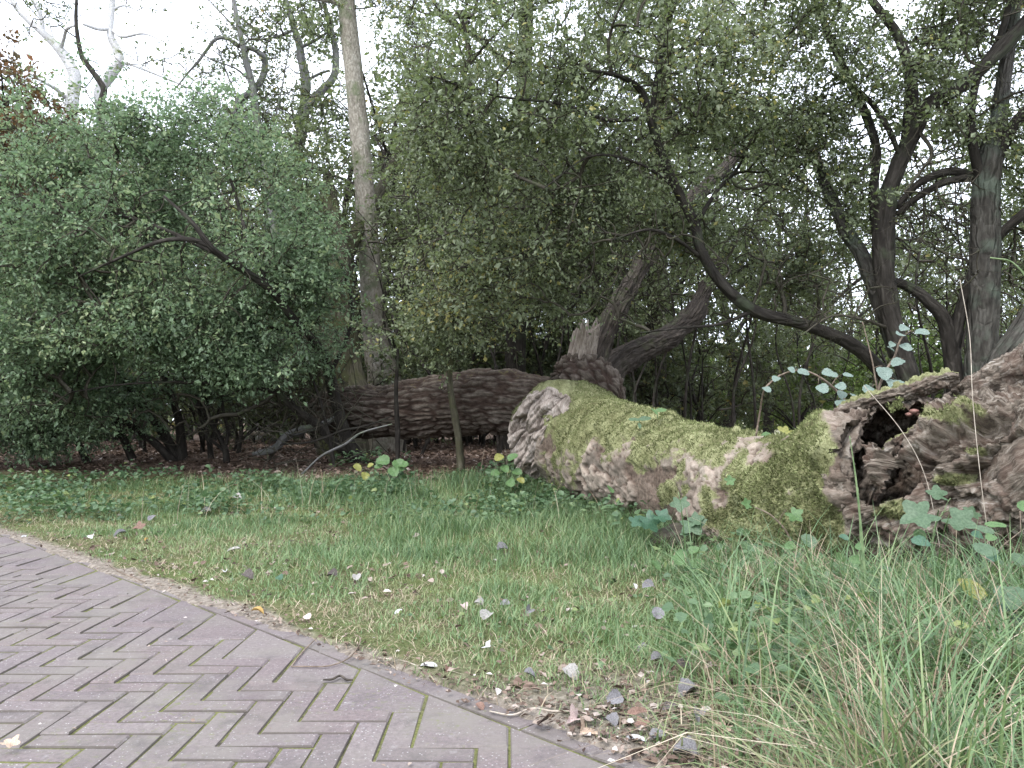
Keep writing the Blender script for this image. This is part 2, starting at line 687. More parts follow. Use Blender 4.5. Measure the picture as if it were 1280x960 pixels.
g = .0040                                    # half a joint
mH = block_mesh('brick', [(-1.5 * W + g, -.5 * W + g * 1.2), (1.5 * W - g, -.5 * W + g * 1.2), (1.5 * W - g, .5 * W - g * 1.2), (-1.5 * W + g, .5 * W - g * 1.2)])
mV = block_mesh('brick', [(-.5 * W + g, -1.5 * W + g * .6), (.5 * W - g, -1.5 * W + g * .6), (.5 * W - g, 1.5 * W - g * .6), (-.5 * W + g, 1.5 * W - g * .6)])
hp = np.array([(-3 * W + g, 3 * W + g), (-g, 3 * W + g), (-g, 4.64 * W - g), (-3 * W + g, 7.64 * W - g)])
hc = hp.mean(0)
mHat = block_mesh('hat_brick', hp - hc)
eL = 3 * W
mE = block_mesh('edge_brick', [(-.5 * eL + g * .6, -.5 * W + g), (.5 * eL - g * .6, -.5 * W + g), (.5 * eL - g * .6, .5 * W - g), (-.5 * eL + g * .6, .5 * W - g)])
items = []
for cx in range(-150, 20):
    for cy in range(-120, 150):
        m = (cx - cy) % 6
        hb = -3 * math.floor(cx / 3)
        if cy >= hb or cx + cy < -30 or cy + 26 < 0:
            continue
        if m == 0:
            items.append((mH, BX0 + (cx + 1.5) * W, BY0 + (cy + .5) * W, 0, 'brick'))
        elif m == 5:
            items.append((mV, BX0 + (cx + .5) * W, BY0 + (cy + 1.5) * W, 0, 'brick'))
for k in range(-5, 50):
    items.append((mHat, BX0 + hc[0] - 3 * k * W, BY0 + hc[1] + 3 * k * W, 0, 'hat_brick'))
nE = 1.995 + .004
for k in range(-7, 52):
    u = .1 - k * eL
    items.append((mE, (u + nE) / R2, (nE - u) / R2, -PI / 4, 'edge_brick'))
inview, rest = [], []
for it in items:
    x, y = it[1:3]
    dx, dy = slide(x, y)
    it = (it[0], x + dx, y + dy, it[3], it[4])
    px, py = proj((x, y, 0))
    (inview if (y > 1.8 and -40 < px < 1320 and py < 1010 and y < 9.4) else rest).append(it)
inview.sort(key=lambda i: i[2])
rest += inview[300:]
inview = inview[:300]
rb = np.random.default_rng(3)
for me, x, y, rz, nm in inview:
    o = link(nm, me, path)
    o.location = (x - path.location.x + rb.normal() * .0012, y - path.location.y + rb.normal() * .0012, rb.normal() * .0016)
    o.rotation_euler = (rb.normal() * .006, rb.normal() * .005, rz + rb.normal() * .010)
V, F4, F1, S, off = [], [], [], [], 0
for me, x, y, rz, nm in rest:
    n = len(me.vertices)
    v = np.empty(n * 3)
    me.vertices.foreach_get('co', v)
    v = v.reshape(-1, 3)
    c, s = math.cos(rz), math.sin(rz)
    v = np.column_stack([v[:, 0] * c - v[:, 1] * s + x, v[:, 0] * s + v[:, 1] * c + y, v[:, 2] + rb.normal() * .002])
    V.append(v)
    for p_ in me.polygons:
        F4.append([q + off for q in p_.vertices])
    S.append(np.full(n, rb.random()))
    off += n
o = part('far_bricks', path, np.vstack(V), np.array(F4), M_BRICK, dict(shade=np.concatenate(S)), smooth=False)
tag(o, kind='stuff')
# bed under the joints: a thin sheet just below the brick tops
uu, vv_ = np.meshgrid(np.linspace(-24, 6, 150), np.linspace(-4.4, 2.0, 50))
bx, by = (uu + vv_) / R2, (vv_ - uu) / R2
dx, dy = slide(bx, by)
bz = -.006 + .003 * fbm(np.stack([bx, by, bx * 0], -1) * 5, 2, 77)
part('joint_bed', path, np.stack([bx + dx, by + dy, bz], -1), grid_quads(50, 150, wrap=False), M_JOINT)
# ------------------------------------------------------------------ fallen tree
t = NT('fallen_bark')
b = t.attr('bark', 'Vector')
pos = t.pos()
plate = t.attr('plate')
n = t.noise(pos, 26, 6, .65)
nb = t.noise(pos, 4.5, 5, .6)
bk = t.ramp(t.math('ADD', t.math('MULTIPLY', n, .6), t.math('MULTIPLY', nb, .4)),
            [(.34, (.060, .047, .037)), (.48, (.16, .138, .112)), (.58, (.27, .24, .205)), (.7, (.38, .35, .315))])
dk = t.ramp(n, [(.35, (.045, .030, .022)), (.6, (.13, .092, .070))])
pk = t.mix(t.ramp(t.vor(pos, 11, 'F1', 'Color'), [(.2, 0), (.8, 1)]), (.25, .225, .19), (.36, .305, .258))
cell = t.ramp(t.attr('cell'), [(0, (.55, .52, .50)), (.45, (.92, .86, .82)), (.8, (1.1, 1.04, 1.0)), (1, (1.28, 1.22, 1.16))])
c = t.mix(plate, dk, t.mix(1.0, t.mix(.45, bk, pk), cell, 'MULTIPLY'))
# bare rotten wood
wv = t.scale(b, (1, 1, .26))
wn1 = t.noise(wv, 34, 7, .72, .9)
wd = t.ramp(wn1, [(.34, (.020, .016, .012)), (.45, (.078, .062, .048)), (.55, (.180, .150, .120)), (.69, (.37, .335, .29))])
red = t.ramp(t.noise(pos, 7, 4), [(.45, 0), (.62, .5)])
wd = t.mix(red, wd, (.095, .058, .044))
c = t.mix(t.attr('wood'), c, wd)
# moss
mn = t.noise(pos, 75, 4, .7)
mb = t.noise(pos, 5.5, 4, .6)
ms = t.ramp(t.math('ADD', t.math('MULTIPLY', mn, .55), t.math('MULTIPLY', mb, .45)),
            [(.34, (.055, .052, .024)), (.46, (.125, .125, .058)), (.56, (.21, .212, .108)), (.68, (.32, .325, .18))])
mf = t.ramp(t.math('ADD', t.attr('moss'), t.math('MULTIPLY', t.math('SUBTRACT', n, .5), .9)), [(.38, 0), (.62, 1)])
c = t.mix(mf, c, ms)
h = t.math('ADD', t.math('MULTIPLY', n, .6), t.math('MULTIPLY', mn, .5))
t.bsdf(c, .92, .12, t.bump(h, .8, .012))
M_LOG = t.m

t = NT('furrowed_bark')
b = t.attr('bark', 'Vector')
pos = t.pos()
n = t.noise(t.scale(b, (1, 1, .35)), 34, 6, .65)
nb = t.noise(pos, 3.2, 4, .6)
c1 = t.ramp(t.math('ADD', t.math('MULTIPLY', n, .65), t.math('MULTIPLY', nb, .35)),
            [(.34, (.040, .031, .025)), (.5, (.100, .082, .066)), (.66, (.19, .16, .135))])
c2 = t.ramp(n, [(.35, (.022, .014, .011)), (.65, (.060, .040, .031))])
c = t.mix(t.attr('plate'), c2, c1)
ms = t.ramp(t.noise(pos, 60, 4, .7), [(.35, (.055, .052, .018)), (.6, (.17, .16, .055))])
mf = t.ramp(t.math('ADD', t.attr('moss'), t.math('MULTIPLY', t.math('SUBTRACT', n, .5), .9)), [(.4, 0), (.62, 1)])
c = t.mix(mf, c, ms)
t.bsdf(c, .92, .1, t.bump(n, .7, .01))
M_FURROW = t.m

t = NT('torn_wood')
b = t.attr('bark', 'Vector')
pos = t.pos()
n = t.noise(t.scale(b, (1, 1, .12)), 45, 6, .7, .4)
nb = t.noise(pos, 6, 4, .6)
c = t.ramp(t.math('ADD', t.math('MULTIPLY', n, .65), t.math('MULTIPLY', nb, .35)),
           [(.34, (.085, .066, .053)), (.47, (.22, .18, .15)), (.57, (.36, .31, .27)), (.7, (.50, .45, .41))])
t.bsdf(c, .9, .12, t.bump(n, .8, .01))
M_TORN = t.m

t = NT('moss_tuft')
ti = t.attr('tint')
t.bsdf(t.ramp(ti, [(0, (.050, .052, .022)), (.4, (.115, .128, .052)), (.75, (.205, .225, .100)), (1, (.34, .365, .18))]), .95, .08)
M_TUFT = t.m

M_DIM = bark_mat('leaning_bark', (.015, .012, .010), (.042, .034, .028), (.085, .070, .058), (.060, .062, .036), .25, 14.0, .12, 1.0, .03)
froot = onground(2.0, 6.0)
log = empty('fallen_tree', froot, 'huge fallen tree trunk covered in moss, broken hollow root end towards the camera', 'fallen tree')


def gaus(px, py, cx, cy, sx, sy):
    return np.exp(-(((px - cx) / sx) ** 2 + ((py - cy) / sy) ** 2))


def inpoly(px, py, poly, soft=6.0):
    """1 inside the outline, fading over 'soft' pixels outside"""
    q = np.asarray(poly, float)
    ins = np.zeros(px.shape, bool)
    dist = np.full(px.shape, 1e9)
    for i in range(len(q)):
        (x1, y1), (x2, y2) = q[i], q[(i + 1) % len(q)]
        c = ((y1 > py) != (y2 > py)) & (px < (x2 - x1) * (py - y1) / (y2 - y1 + 1e-9) + x1)
        ins ^= c
        tt = np.clip(((px - x1) * (x2 - x1) + (py - y1) * (y2 - y1)) / ((x2 - x1) ** 2 + (y2 - y1) ** 2 + 1e-9), 0, 1)
        dist = np.minimum(dist, np.hypot(px - x1 - tt * (x2 - x1), py - y1 - tt * (y2 - y1)))
    sd = np.where(ins, dist, -dist)
    return sstep(-soft, soft, sd)


def row(px, py, Y, r):
    return [*P(px, py, Y), r]


tr = [row(690, 542, 11.1, .60), row(716, 546, 10.4, .66), row(760, 566, 9.2, .60), row(830, 594, 7.9, .545), row(910, 620, 6.75, .50), row(990, 640, 5.95, .475),
      row(1052, 632, 5.5, .50), row(1120, 612, 5.1, .51), row(1200, 600, 4.8, .50), row(1300, 585, 4.5, .52), row(1400, 570, 4.25, .62), row(1480, 560, 4.1, .56)]
T = tube(tr, 640, 250)
B, N = T['base'], T['N']
px, py = proj(B)
front = ((-B / np.linalg.norm(B, axis=-1, keepdims=True)) * N).sum(-1) > -.15
bq = T['bark']
lump = fbm(B * 1.3, 3, 11) * .06 + fbm(B * 4, 3, 12) * .022
wq = np.stack([fbm(bq * 5 + k * 13.7, 3, 90 + k) for k in range(3)], -1)
f1, f2, cid = voro((bq + .13 * wq) * np.array([7.5, 7.5, 3.6]), 13)
g1, g2, cid2 = voro((bq + .06 * wq) * np.array([21, 21, 12]), 93)
crack = np.minimum(f2 - f1, (g2 - g1) * .7 + .045) + .03 * fbm(bq * 30, 2, 94)
plate = sstep(.0, .075, crack)
root = sstep(1035, 1075, px + 40 * fbm(B * 3, 2, 14)) * (T['L'][:, None] > 4)
up = N[..., 2]
moss = sstep(-.1, .75, up + .8 * fbm(B * 2.6, 4, 15) + .12) * .95
for z, s in (((1000, 640, 75, 65), .9), ((930, 660, 45, 40), .5), ((800, 530, 110, 28), .5), ((735, 505, 60, 25), .5), ((705, 590, 26, 50), .7), ((1030, 600, 25, 45), .4), ((835, 625, 12, 16), .7),
             ((1030, 690, 50, 30), .9), ((880, 590, 55, 16), -.55), ((790, 600, 45, 18), -.6), ((945, 560, 42, 9), -.7), ((905, 612, 26, 20), -.6), ((850, 640, 22, 20), -.3), ((740, 600, 10, 35), -.5),
             ((1000, 655, 9, 7), -.8), ((955, 575, 16, 8), -.6), ((830, 560, 30, 8), -.3)):
    moss = moss + s * gaus(px, py, *z) * front
moss = np.clip(moss + .85 * fbm(B * 7, 4, 16) - .22 * sstep(.75, .95, cid2), 0, 1) * (1 - root)
wood = root.copy()
rim = inpoly(px, py, [(1010, 560), (1035, 532), (1062, 520), (1075, 535), (1062, 560), (1058, 620), (1035, 640), (1030, 590)], 10) * front
wood = np.clip(wood * (1 - .5 * rim), 0, 1)
# moss cushions on the root
for z in ((1180, 522, 34, 7), (1215, 512, 20, 7), (1070, 508, 26, 8), (1215, 560, 14, 8), (1120, 508, 16, 6), (1190, 600, 30, 10), (1120, 640, 34, 14)):
    moss = np.maximum(moss, 1.05 * gaus(px, py, *z) * front * (1 - .0))
flake = sstep(.0, .07, f2 - f1) * (.006 + .026 * np.round(cid * 3) / 3) + .020 * (np.round(cid2 * 3) / 3 - .5) * sstep(0, .06, g2 - g1) + .012 * fbm(bq * np.array([26, 26, 16]), 3, 95)
lay = sstep(-.03, .03, fbm(B * np.array([2.2, 1.3, 2.6]), 4, 101) + .25 * fbm(B * 9, 3, 102) + .12)
lump = lump + .045 * fbm(B * 2.2, 2, 103)
plate = plate * (.25 + .75 * lay)
fib0 = .006 * fbm(bq * np.array([30, 30, 4]), 3, 104)
disp = lump + .030 * lay + fib0 * (1 - lay) + flake * (.15 + .85 * lay) * (1 - .6 * moss) * (1 - root) + moss * (.014 + .030 * fbm(B * 10, 4, 17) + .012 * fbm(B * 26, 2, 16))
# rotten root: long fibres, steps and pits
fib = bq * np.array([15, 15, 2.4]) + .5 * fbm(B * 3, 3, 18)[..., None]
rid = 1 - np.abs(fbm(fib, 4, 19)) * 2
pits = fbm(B * 11, 4, 20)
crumb, crumb2 = voro(B * 19 + .8 * wq, 97), voro(B * 44 + wq, 99)
disp = disp + root * (.010 * rid - .02 + .06 * pits + .06 * fbm(B * 3.5, 3, 24) + .040 * (crumb[2] - .5) + .022 * (crumb2[2] - .5) + .012 * fbm(B * 40, 2, 98))
jx, jy = px + 7 * fbm(B * 14, 3, 26), py + 7 * fbm(B * 14, 3, 27)
hole = inpoly(jx, jy, [(1060, 560), (1072, 533), (1092, 514), (1125, 501), (1168, 490), (1172, 502), (1158, 522), (1136, 540), (1112, 562), (1098, 556), (1084, 549), (1072, 562)], 1) * front
hole = np.maximum(hole, inpoly(jx, jy, [(1054, 572), (1066, 556), (1077, 560), (1080, 585), (1088, 605), (1102, 614), (1108, 580), (1120, 570), (1134, 590), (1128, 624), (1095, 632), (1064, 624)], 1) * front)
jx, jy = px + 14 * fbm(B * 9, 3, 28), py + 14 * fbm(B * 9, 3, 29)
cav = np.zeros_like(px)
cav2 = inpoly(jx, jy, [(1110, 575), (1135, 560), (1160, 575), (1150, 620), (1120, 630)], 8) * front
cav3 = inpoly(jx, jy, [(1150, 548), (1180, 530), (1225, 520), (1262, 515), (1240, 545), (1200, 565), (1165, 580), (1140, 590)], 9) * front
cav4 = inpoly(jx, jy, [(1190, 590), (1245, 560), (1285, 545), (1300, 560), (1240, 600), (1200, 620)], 8) * front
disp = disp - .12 * cav2 - .15 * cav3 - .12 * cav4 + .05 * rim + .05 * inpoly(px, py, [(1150, 530), (1180, 516), (1215, 508), (1220, 518), (1170, 538)], 8) * front
# the near end flares into broken stubs
aa = np.arctan2(N[..., 2], N[..., 0])
disp = disp + sstep(4.2, 4.9, T['L'][:, None] - (T['L'][-1] - 5.0)) * (.12 * np.sin(aa * 5 + 1) + .1 * fbm(B * 2.5, 3, 25))
v = (B + N * disp[..., None]).reshape(-1, 3)
nv = len(v)
v = np.vstack([v, T['c'][-1] - T['t'][-1] * .15, T['c'][0]])
ns, nr = T['ns'], T['nr']
j = np.arange(ns)
fe = np.vstack([np.stack([np.full(ns, nv), (nr - 1) * ns + j, (nr - 1) * ns + (j + 1) % ns], 1), np.stack([np.full(ns, nv + 1), (j + 1) % ns, j], 1)])
def ext(a, x=0.0):
    return np.concatenate([a.ravel(), [x, x]])
gq = grid_quads(nr, ns)
gq = gq[(hole.ravel()[gq] < .5).all(1)]                       # the trunk is a hollow shell, open at the rotten holes
part('trunk', log, v, [gq, fe], M_LOG,
     dict(cell=ext(cid), moss=ext(moss), plate=ext(plate), wood=ext(wood, 1), bark=np.vstack([bq.reshape(-1, 3), np.zeros((2, 3))])))
LOGV, LOGN, LOGM, LOGPX, LOGPY = (B + N * disp[..., None]), N, moss, px, py

# torn side limb at the fork, facing the path
sb = [row(742, 540, 10.5, .45), row(718, 541, 10.2, .55), row(697, 544, 9.9, .585), row(686, 546, 9.72, .55)]
T = tube(sb, 60, 220)
B, N, ax_ = T['base'], T['N'], T['t'][-1]
bq = T['bark']
k = np.linspace(0, 1, 60)[:, None]
moss = sstep(.25, .9, N[..., 2] + .4 * fbm(B * 3, 3, 31)) * np.ones_like(k)
f1, f2, cid = voro(bq * np.array([8, 8, 5]), 32)
plate = sstep(.03, .22, f2 - f1)
v1 = B + N * (fbm(B * 1.6, 3, 33) * .12 + fbm(B * 5, 3, 37) * .03 + plate * .03)[..., None]
# end face: rings shrinking to the axis, pushed in and out along torn fibres
nc = 70
s = np.linspace(1, .02, nc)[:, None]
rimv = v1[-1]
cc = T['c'][-1]
F = cc + (rimv - cc)[None] * s[..., None]
nrm = unit(ax_)
zax = np.array([0, 0, 1.0])
side = unit(np.cross(nrm, zax))
u_, w_ = ((F - cc) @ side), ((F - cc) @ zax)
q = np.stack([(u_ * .75 + w_ * .66) * 7, (w_ * .75 - u_ * .66) * 1.9, u_ * 0], -1)
q2 = np.stack([u_ * 3, w_ * 3, u_ * 0], -1)
f1c, f2c, cidc = voro(q + .4 * fbm(q2, 2, 35)[..., None], 34)
dd = (cidc - .5) * .20 + .05 * sstep(0, .12, f2c - f1c) + fbm(q2, 4, 36) * .16 + fbm(np.stack([q[..., 0] * 5, q[..., 1] * 2, q[..., 2]], -1), 4, 38) * .05
F = F + nrm * (dd * sstep(1.0, .9, s) + .10 * (1 - s ** 2))[..., None] - zax * 0
allv = np.vstack([v1.reshape(-1, 3), F.reshape(-1, 3)])
n1 = 60 * 220
at = dict(moss=np.concatenate([moss.ravel(), np.zeros(nc * 220)]), plate=np.concatenate([plate.ravel(), np.ones(nc * 220)]),
          wood=np.concatenate([np.zeros(n1), np.zeros(nc * 220)]), bark=np.vstack([bq.reshape(-1, 3), np.stack([u_ * 3, u_ * 0, w_ + .6 * u_], -1).reshape(-1, 3)]))
part('side_stub', log, allv[:n1], grid_quads(60, 220), M_LOG, {k_: a_[:n1] for k_, a_ in at.items()})
o = part('torn_face', log, allv[n1 - 220:], grid_quads(nc + 1, 220), M_TORN, dict(bark=at['bark'][n1 - 220:]))
o['label'] = 'grey splintered break of the side limb'


def furrowed(name, ctrl, nr, ns, amp=.035, moss_k=.8, sc_=(13, 13, 2.3), seed=50, mat=None):
    T = tube(ctrl, nr, ns)
    B, N, bq = T['base'], T['N'], T['bark']
    q = bq * np.array(sc_)
    q = q + .95 * np.stack([fbm(bq * np.array([2.4, 2.4, 1.6]) + k * 9.1, 4, seed + k) for k in range(3)], -1)
    q = q + .22 * np.stack([fbm(bq * np.array([18, 18, 9]) + k * 5.1, 2, seed + 20 + k) for k in range(3)], -1)
    f1, f2, cid = voro(q, seed + 4)
    pl = sstep(.02, .40, f2 - f1)
    h1, h2, hid = voro(q * np.array([2.3, 2.3, 2.6]), seed + 30)
    pl = pl * (.65 + .35 * sstep(.0, .2, h2 - h1))
    d = amp * (.55 + .9 * (fbm(B * 2.0, 2, seed + 31) + .5)) * (pl - .6) + .5 * amp * (cid - .5) * pl + .25 * amp * (hid - .5) + fbm(B * 1.5, 3, seed + 6) * .08 + fbm(bq * np.array([30, 30, 9]), 2, seed + 7) * .008
    up = N[..., 2]
    mo = np.clip(moss_k * sstep(.35, .95, up + .35 * fbm(B * 3, 3, seed + 8)), 0, 1)
    v = (B + N * d[..., None]).reshape(-1, 3)
    n_ = len(v)
    v = np.vstack([v, T['c'][0] - T['t'][0] * T['r'][0] * .2, T['c'][-1] + T['t'][-1] * T['r'][-1] * .2])
    j = np.arange(ns)
    fe = np.vstack([np.stack([np.full(ns, n_), (j + 1) % ns, j], 1), np.stack([np.full(ns, n_ + 1), (nr - 1) * ns + j, (nr - 1) * ns + (j + 1) % ns], 1)])
    return part(name, log, v, [grid_quads(nr, ns), fe], mat or M_FURROW,
                dict(plate=ext(pl, .5), moss=ext(mo), bark=np.vstack([bq.reshape(-1, 3), np.zeros((2, 3))])))


furrowed('limb', [row(735, 520, 11.2, .40), row(680, 508, 11.3, .43), row(620, 502, 11.5, .46), row(560, 506, 11.8, .455), row(500, 513, 12.1, .43), row(445, 514, 12.5, .40), row(408, 516, 12.85, .34), row(388, 520, 13.0, .16)], 280, 180, .035, .35)
furrowed('burl', [row(700, 468, 11.3, .14), row(716, 470, 11.1, .32), row(738, 480, 10.9, .38), row(760, 494, 10.75, .30), row(776, 506, 10.7, .14)], 90, 140, .06, .25, (8, 8, 6), 70)
furrowed('leaning_limb', [row(738, 478, 11.5, .22), row(750, 435, 11.7, .17), row(770, 390, 12.0, .15), row(800, 335, 12.5, .145), row(836, 275, 13.1, .13), row(880, 235, 13.8, .11), row(925, 190, 14.6, .07)], 180, 84, .022, .2, (19, 19, 1.2), 90, M_DIM)
furrowed('leaning_limb', [row(746, 482, 12.2, .26), row(775, 452, 12.5, .23), row(820, 428, 13.0, .20), row(862, 398, 13.8, .17), row(885, 355, 14.6, .14), row(910, 310, 15.6, .10)], 180, 84, .026, .3, (17, 17, 1.2), 110, M_DIM)
# pale broken stub beside the leaning limb
T = tube([row(724, 478, 11.2, .22), row(726, 455, 11.15, .205), row(730, 432, 11.1, .185), row(734, 410, 11.05, .17)], 90, 120)
B, N, bq = T['base'], T['N'], T['bark']
k = np.linspace(0, 1, 90)[:, None] * np.ones((1, 120))
jag = fbm(np.stack([bq[..., 0] * 16, bq[..., 1] * 16, bq[..., 2] * 0], -1), 3, 141) * .26 + .06 * np.sin(np.arctan2(bq[..., 1], bq[..., 0]) * 2)
B = B + T['t'][:, None] * (jag * sstep(.6, 1, k))[..., None]
d = fbm(bq * np.array([22, 22, 2.2]), 4, 142) * .035
v = (B + N * d[..., None])
v = np.concatenate([v, v[-1:] * .55 + T['c'][-1] * .45 - T['t'][-1] * .06, v[-1:] * .1 + T['c'][-1] * .9 - T['t'][-1] * .14], 0)
bb = np.concatenate([bq, bq[-1:] * .5, bq[-1:] * .1], 0)
o = part('broken_stub', log, v, grid_quads(92, 120), M_TORN, dict(bark=bb.reshape(-1, 3)))
o['label'] = 'pale barkless stub with a jagged top'

# roots and lips of the broken near end
def woody(name, ctrl, nr, ns, flat=1.0, amp=.03, seed=150, wood=1.0, label=None, mossk=0.0, updir=None):
    T = tube(ctrl, nr, ns)
    B, N, bq = T['base'], T['N'], T['bark']
    if flat != 1.0:
        off = B - T['c'][:, None]
        ud = unit(np.array(updir if updir is not None else (0, 0, 1.0)))
        off = off - ud * ((off @ ud) * (1 - flat))[..., None]
        B = T['c'][:, None] + off
    cr1, cr2 = voro(B * 21, seed + 3), voro(B * 52, seed + 6)
    d = amp * (fbm(bq * np.array([26, 26, 3.0]), 4, seed) + .9 * fbm(B * 6, 3, seed + 1)) + min(amp, .04) * (.75 * (cr1[2] - .5) + .4 * (cr2[2] - .5)) + .010 * fbm(B * 45, 2, seed + 9)
    mo = mossk * sstep(.3, .9, N[..., 2] + .5 * fbm(B * 6, 3, seed + 2))
    v = (B + N * d[..., None]).reshape(-1, 3)
    n_ = len(v)
    v = np.vstack([v, T['c'][0], T['c'][-1]])
    j = np.arange(ns)
    fe = np.vstack([np.stack([np.full(ns, n_), (j + 1) % ns, j], 1), np.stack([np.full(ns, n_ + 1), (nr - 1) * ns + j, (nr - 1) * ns + (j + 1) % ns], 1)])
    o = part(name, log, v, [grid_quads(nr, ns), fe], M_LOG, dict(plate=np.full(n_ + 2, .7), moss=ext(mo), wood=np.full(n_ + 2, wood), bark=np.vstack([bq.reshape(-1, 3), np.zeros((2, 3))])))
    if label:
        o['label'] = label
    return o


woody('root', [row(1200, 672, 4.75, .08), row(1232, 645, 4.55, .14), row(1272, 618, 4.35, .20), row(1325, 590, 4.15, .26), row(1400, 575, 4.0, .30), row(1470, 570, 3.95, .2)], 110, 80, 1.0, .02, 150, .9, 'smooth brown root at the near end')
woody('splintered_lip', [row(1020, 545, 5.6, .035), row(1050, 522, 5.4, .07), row(1088, 502, 5.2, .085), row(1125, 494, 5.05, .085), row(1155, 484, 4.95, .085), row(1180, 472, 4.88, .075), row(1199, 470, 4.84, .045)], 150, 70, .62, .035, 160, .85, 'raised lip of torn wood over the hollow', 1.0)
woody('splintered_lip', [row(1108, 572, 5.0, .03), row(1130, 550, 4.9, .05), row(1170, 533, 4.8, .055), row(1215, 520, 4.72, .05), row(1250, 506, 4.65, .02)], 110, 56, .8, .04, 180, 1.0, 'inner ridge of rotten wood with a moss cushion', 1.0)
woody('root', [row(1190, 500, 5.05, .06), row(1235, 488, 4.8, .13), row(1290, 468, 4.55, .17), row(1350, 440, 4.3, .2), row(1430, 420, 4.1, .12)], 110, 70, 1.0, .035, 190, 1.0)
woody('root', [row(1440, 590, 4.1, .3), row(1500, 520, 3.95, .2), row(1540, 440, 3.85, .1), row(1560, 380, 3.8, .03)], 80, 50, 1.0, .05, 200, .9)
woody('root', [row(1440, 560, 4.3, .3), row(1510, 600, 4.1, .2), row(1570, 640, 3.9, .1)], 60, 50, 1.0, .05, 205, .9)
woody('rotten_core', [row(1078, 645, 5.15, .05), row(1088, 612, 5.1, .09), row(1094, 585, 5.1, .085), row(1088, 566, 5.15, .05), row(1080, 558, 5.2, .02)], 90, 52, .9, .07, 230, 1.0)
woody('rotten_core', [row(1118, 645, 5.35, .06), row(1134, 605, 5.3, .09), row(1150, 575, 5.25, .08), row(1165, 550, 5.25, .03)], 90, 52, .9, .09, 240, 1.0)
# hollow rim of bark
woody('hollow_rim', [row(1088, 516, 5.1, .02), row(1068, 532, 5.03, .045), row(1052, 560, 4.96, .055), row(1046, 590, 4.92, .065), row(1049, 618, 4.9, .06), row(1060, 642, 4.9, .03)], 130, 72, 1.0, .06, 210, .6, 'rounded bark rim left of the hollow', .35)

# moss cushions as real tufts on the mossy faces
def moss_tufts(n, V, N, M, seed, size=(.010, .022), name='moss'):
    r = np.random.default_rng(seed)
    wv = np.clip(M - .45, 0, 1).ravel()
    dist = np.linalg.norm(V.reshape(-1, 3), axis=1)
    wv = wv * (V.reshape(-1, 3)[:, 2] > -.05)
    i = r.choice(len(wv), n, p=wv / wv.sum())
    p = V.reshape(-1, 3)[i] + r.normal(size=(n, 3)) * .006
    nn = unit(N.reshape(-1, 3)[i] + r.normal(size=(n, 3)) * .55 + np.array([0, 0, .25]))
    sd = unit(np.cross(nn, r.normal(size=(n, 3))))
    h = r.uniform(*size, n)[:, None]
    w = h * .42
    tip = p + nn * h
    v = np.stack([p - sd * w * .6 - nn * .004, p + sd * w * .6 - nn * .004, tip + sd * w * .35, tip - sd * w * .35], 1)
    big = fbm(p * 5, 3, seed)
    ti = np.clip(.42 + .45 * big + r.normal(size=n) * .17, 0, 1)
    o = part(name, log, v.reshape(-1, 3), np.arange(n * 4).reshape(n, 4), M_TUFT, dict(tint=np.repeat(ti, 4)), False)
    tag(o, kind='stuff')


moss_tufts(85000, LOGV, LOGN, LOGM, 5, (.007, .017))
# ------------------------------------------------------------------ trees and shrubs
BK_DARK = bark_mat('dark_bark', (.010, .008, .007), (.028, .024, .020), (.066, .058, .049), (.045, .052, .032), .25, 11.0)
BK_LICH = bark_mat('lichen_bark', (.016, .014, .012), (.052, .047, .040), (.115, .108, .094), (.085, .098, .076), .4, 11.0, .22, 1.0, .03)
BK_POP = bark_mat('poplar_bark', (.085, .072, .055), (.23, .205, .165), (.36, .335, .285), (.13, .14, .085), .35, 14.0, .5, .6)
BK_MOSS = bark_mat('mossy_bark', (.022, .019, .013), (.060, .054, .036), (.12, .11, .078), (.062, .064, .028), .45)
BK_PALE = bark_mat('pale_bark', (.20, .19, .18), (.42, .41, .40), (.60, .59, .58), (.22, .23, .16), .2, 14.0, .8, .5)
BK_GREY = bark_mat('grey_bark', (.05, .048, .045), (.13, .125, .12), (.22, .215, .21), (.12, .14, .09), .4)
BK_TWIG = bark_mat('twig_bark', (.022, .018, .013), (.055, .048, .036), (.10, .09, .07), (.07, .08, .04), .3)

LF_HAW = leaf_mat('hawthorn_leaf', [(0, (.078, .092, .052)), (.4, (.150, .182, .098)), (.75, (.228, .262, .152)), (.95, (.29, .32, .21)), (1, (.35, .31, .11))], .46, .42, .5)
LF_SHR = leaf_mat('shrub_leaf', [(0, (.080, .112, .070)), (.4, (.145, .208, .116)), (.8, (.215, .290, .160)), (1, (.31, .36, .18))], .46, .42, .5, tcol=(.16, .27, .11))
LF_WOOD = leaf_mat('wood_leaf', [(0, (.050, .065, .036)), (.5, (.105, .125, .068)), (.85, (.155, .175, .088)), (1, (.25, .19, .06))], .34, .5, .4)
LF_AUT = leaf_mat('autumn_leaf', [(0, (.060, .058, .030)), (.4, (.105, .092, .045)), (.7, (.155, .095, .050)), (1, (.22, .11, .055))], .3, tcol=(.3, .12, .03))
LF_BRT = leaf_mat('bright_leaf', [(0, (.05, .085, .022)), (.5, (.10, .15, .04)), (1, (.19, .23, .07))], .4, tcol=(.2, .32, .05))


def pxs(lst):
    return [[*P(a, b, Y), r] for a, b, Y, r in lst]


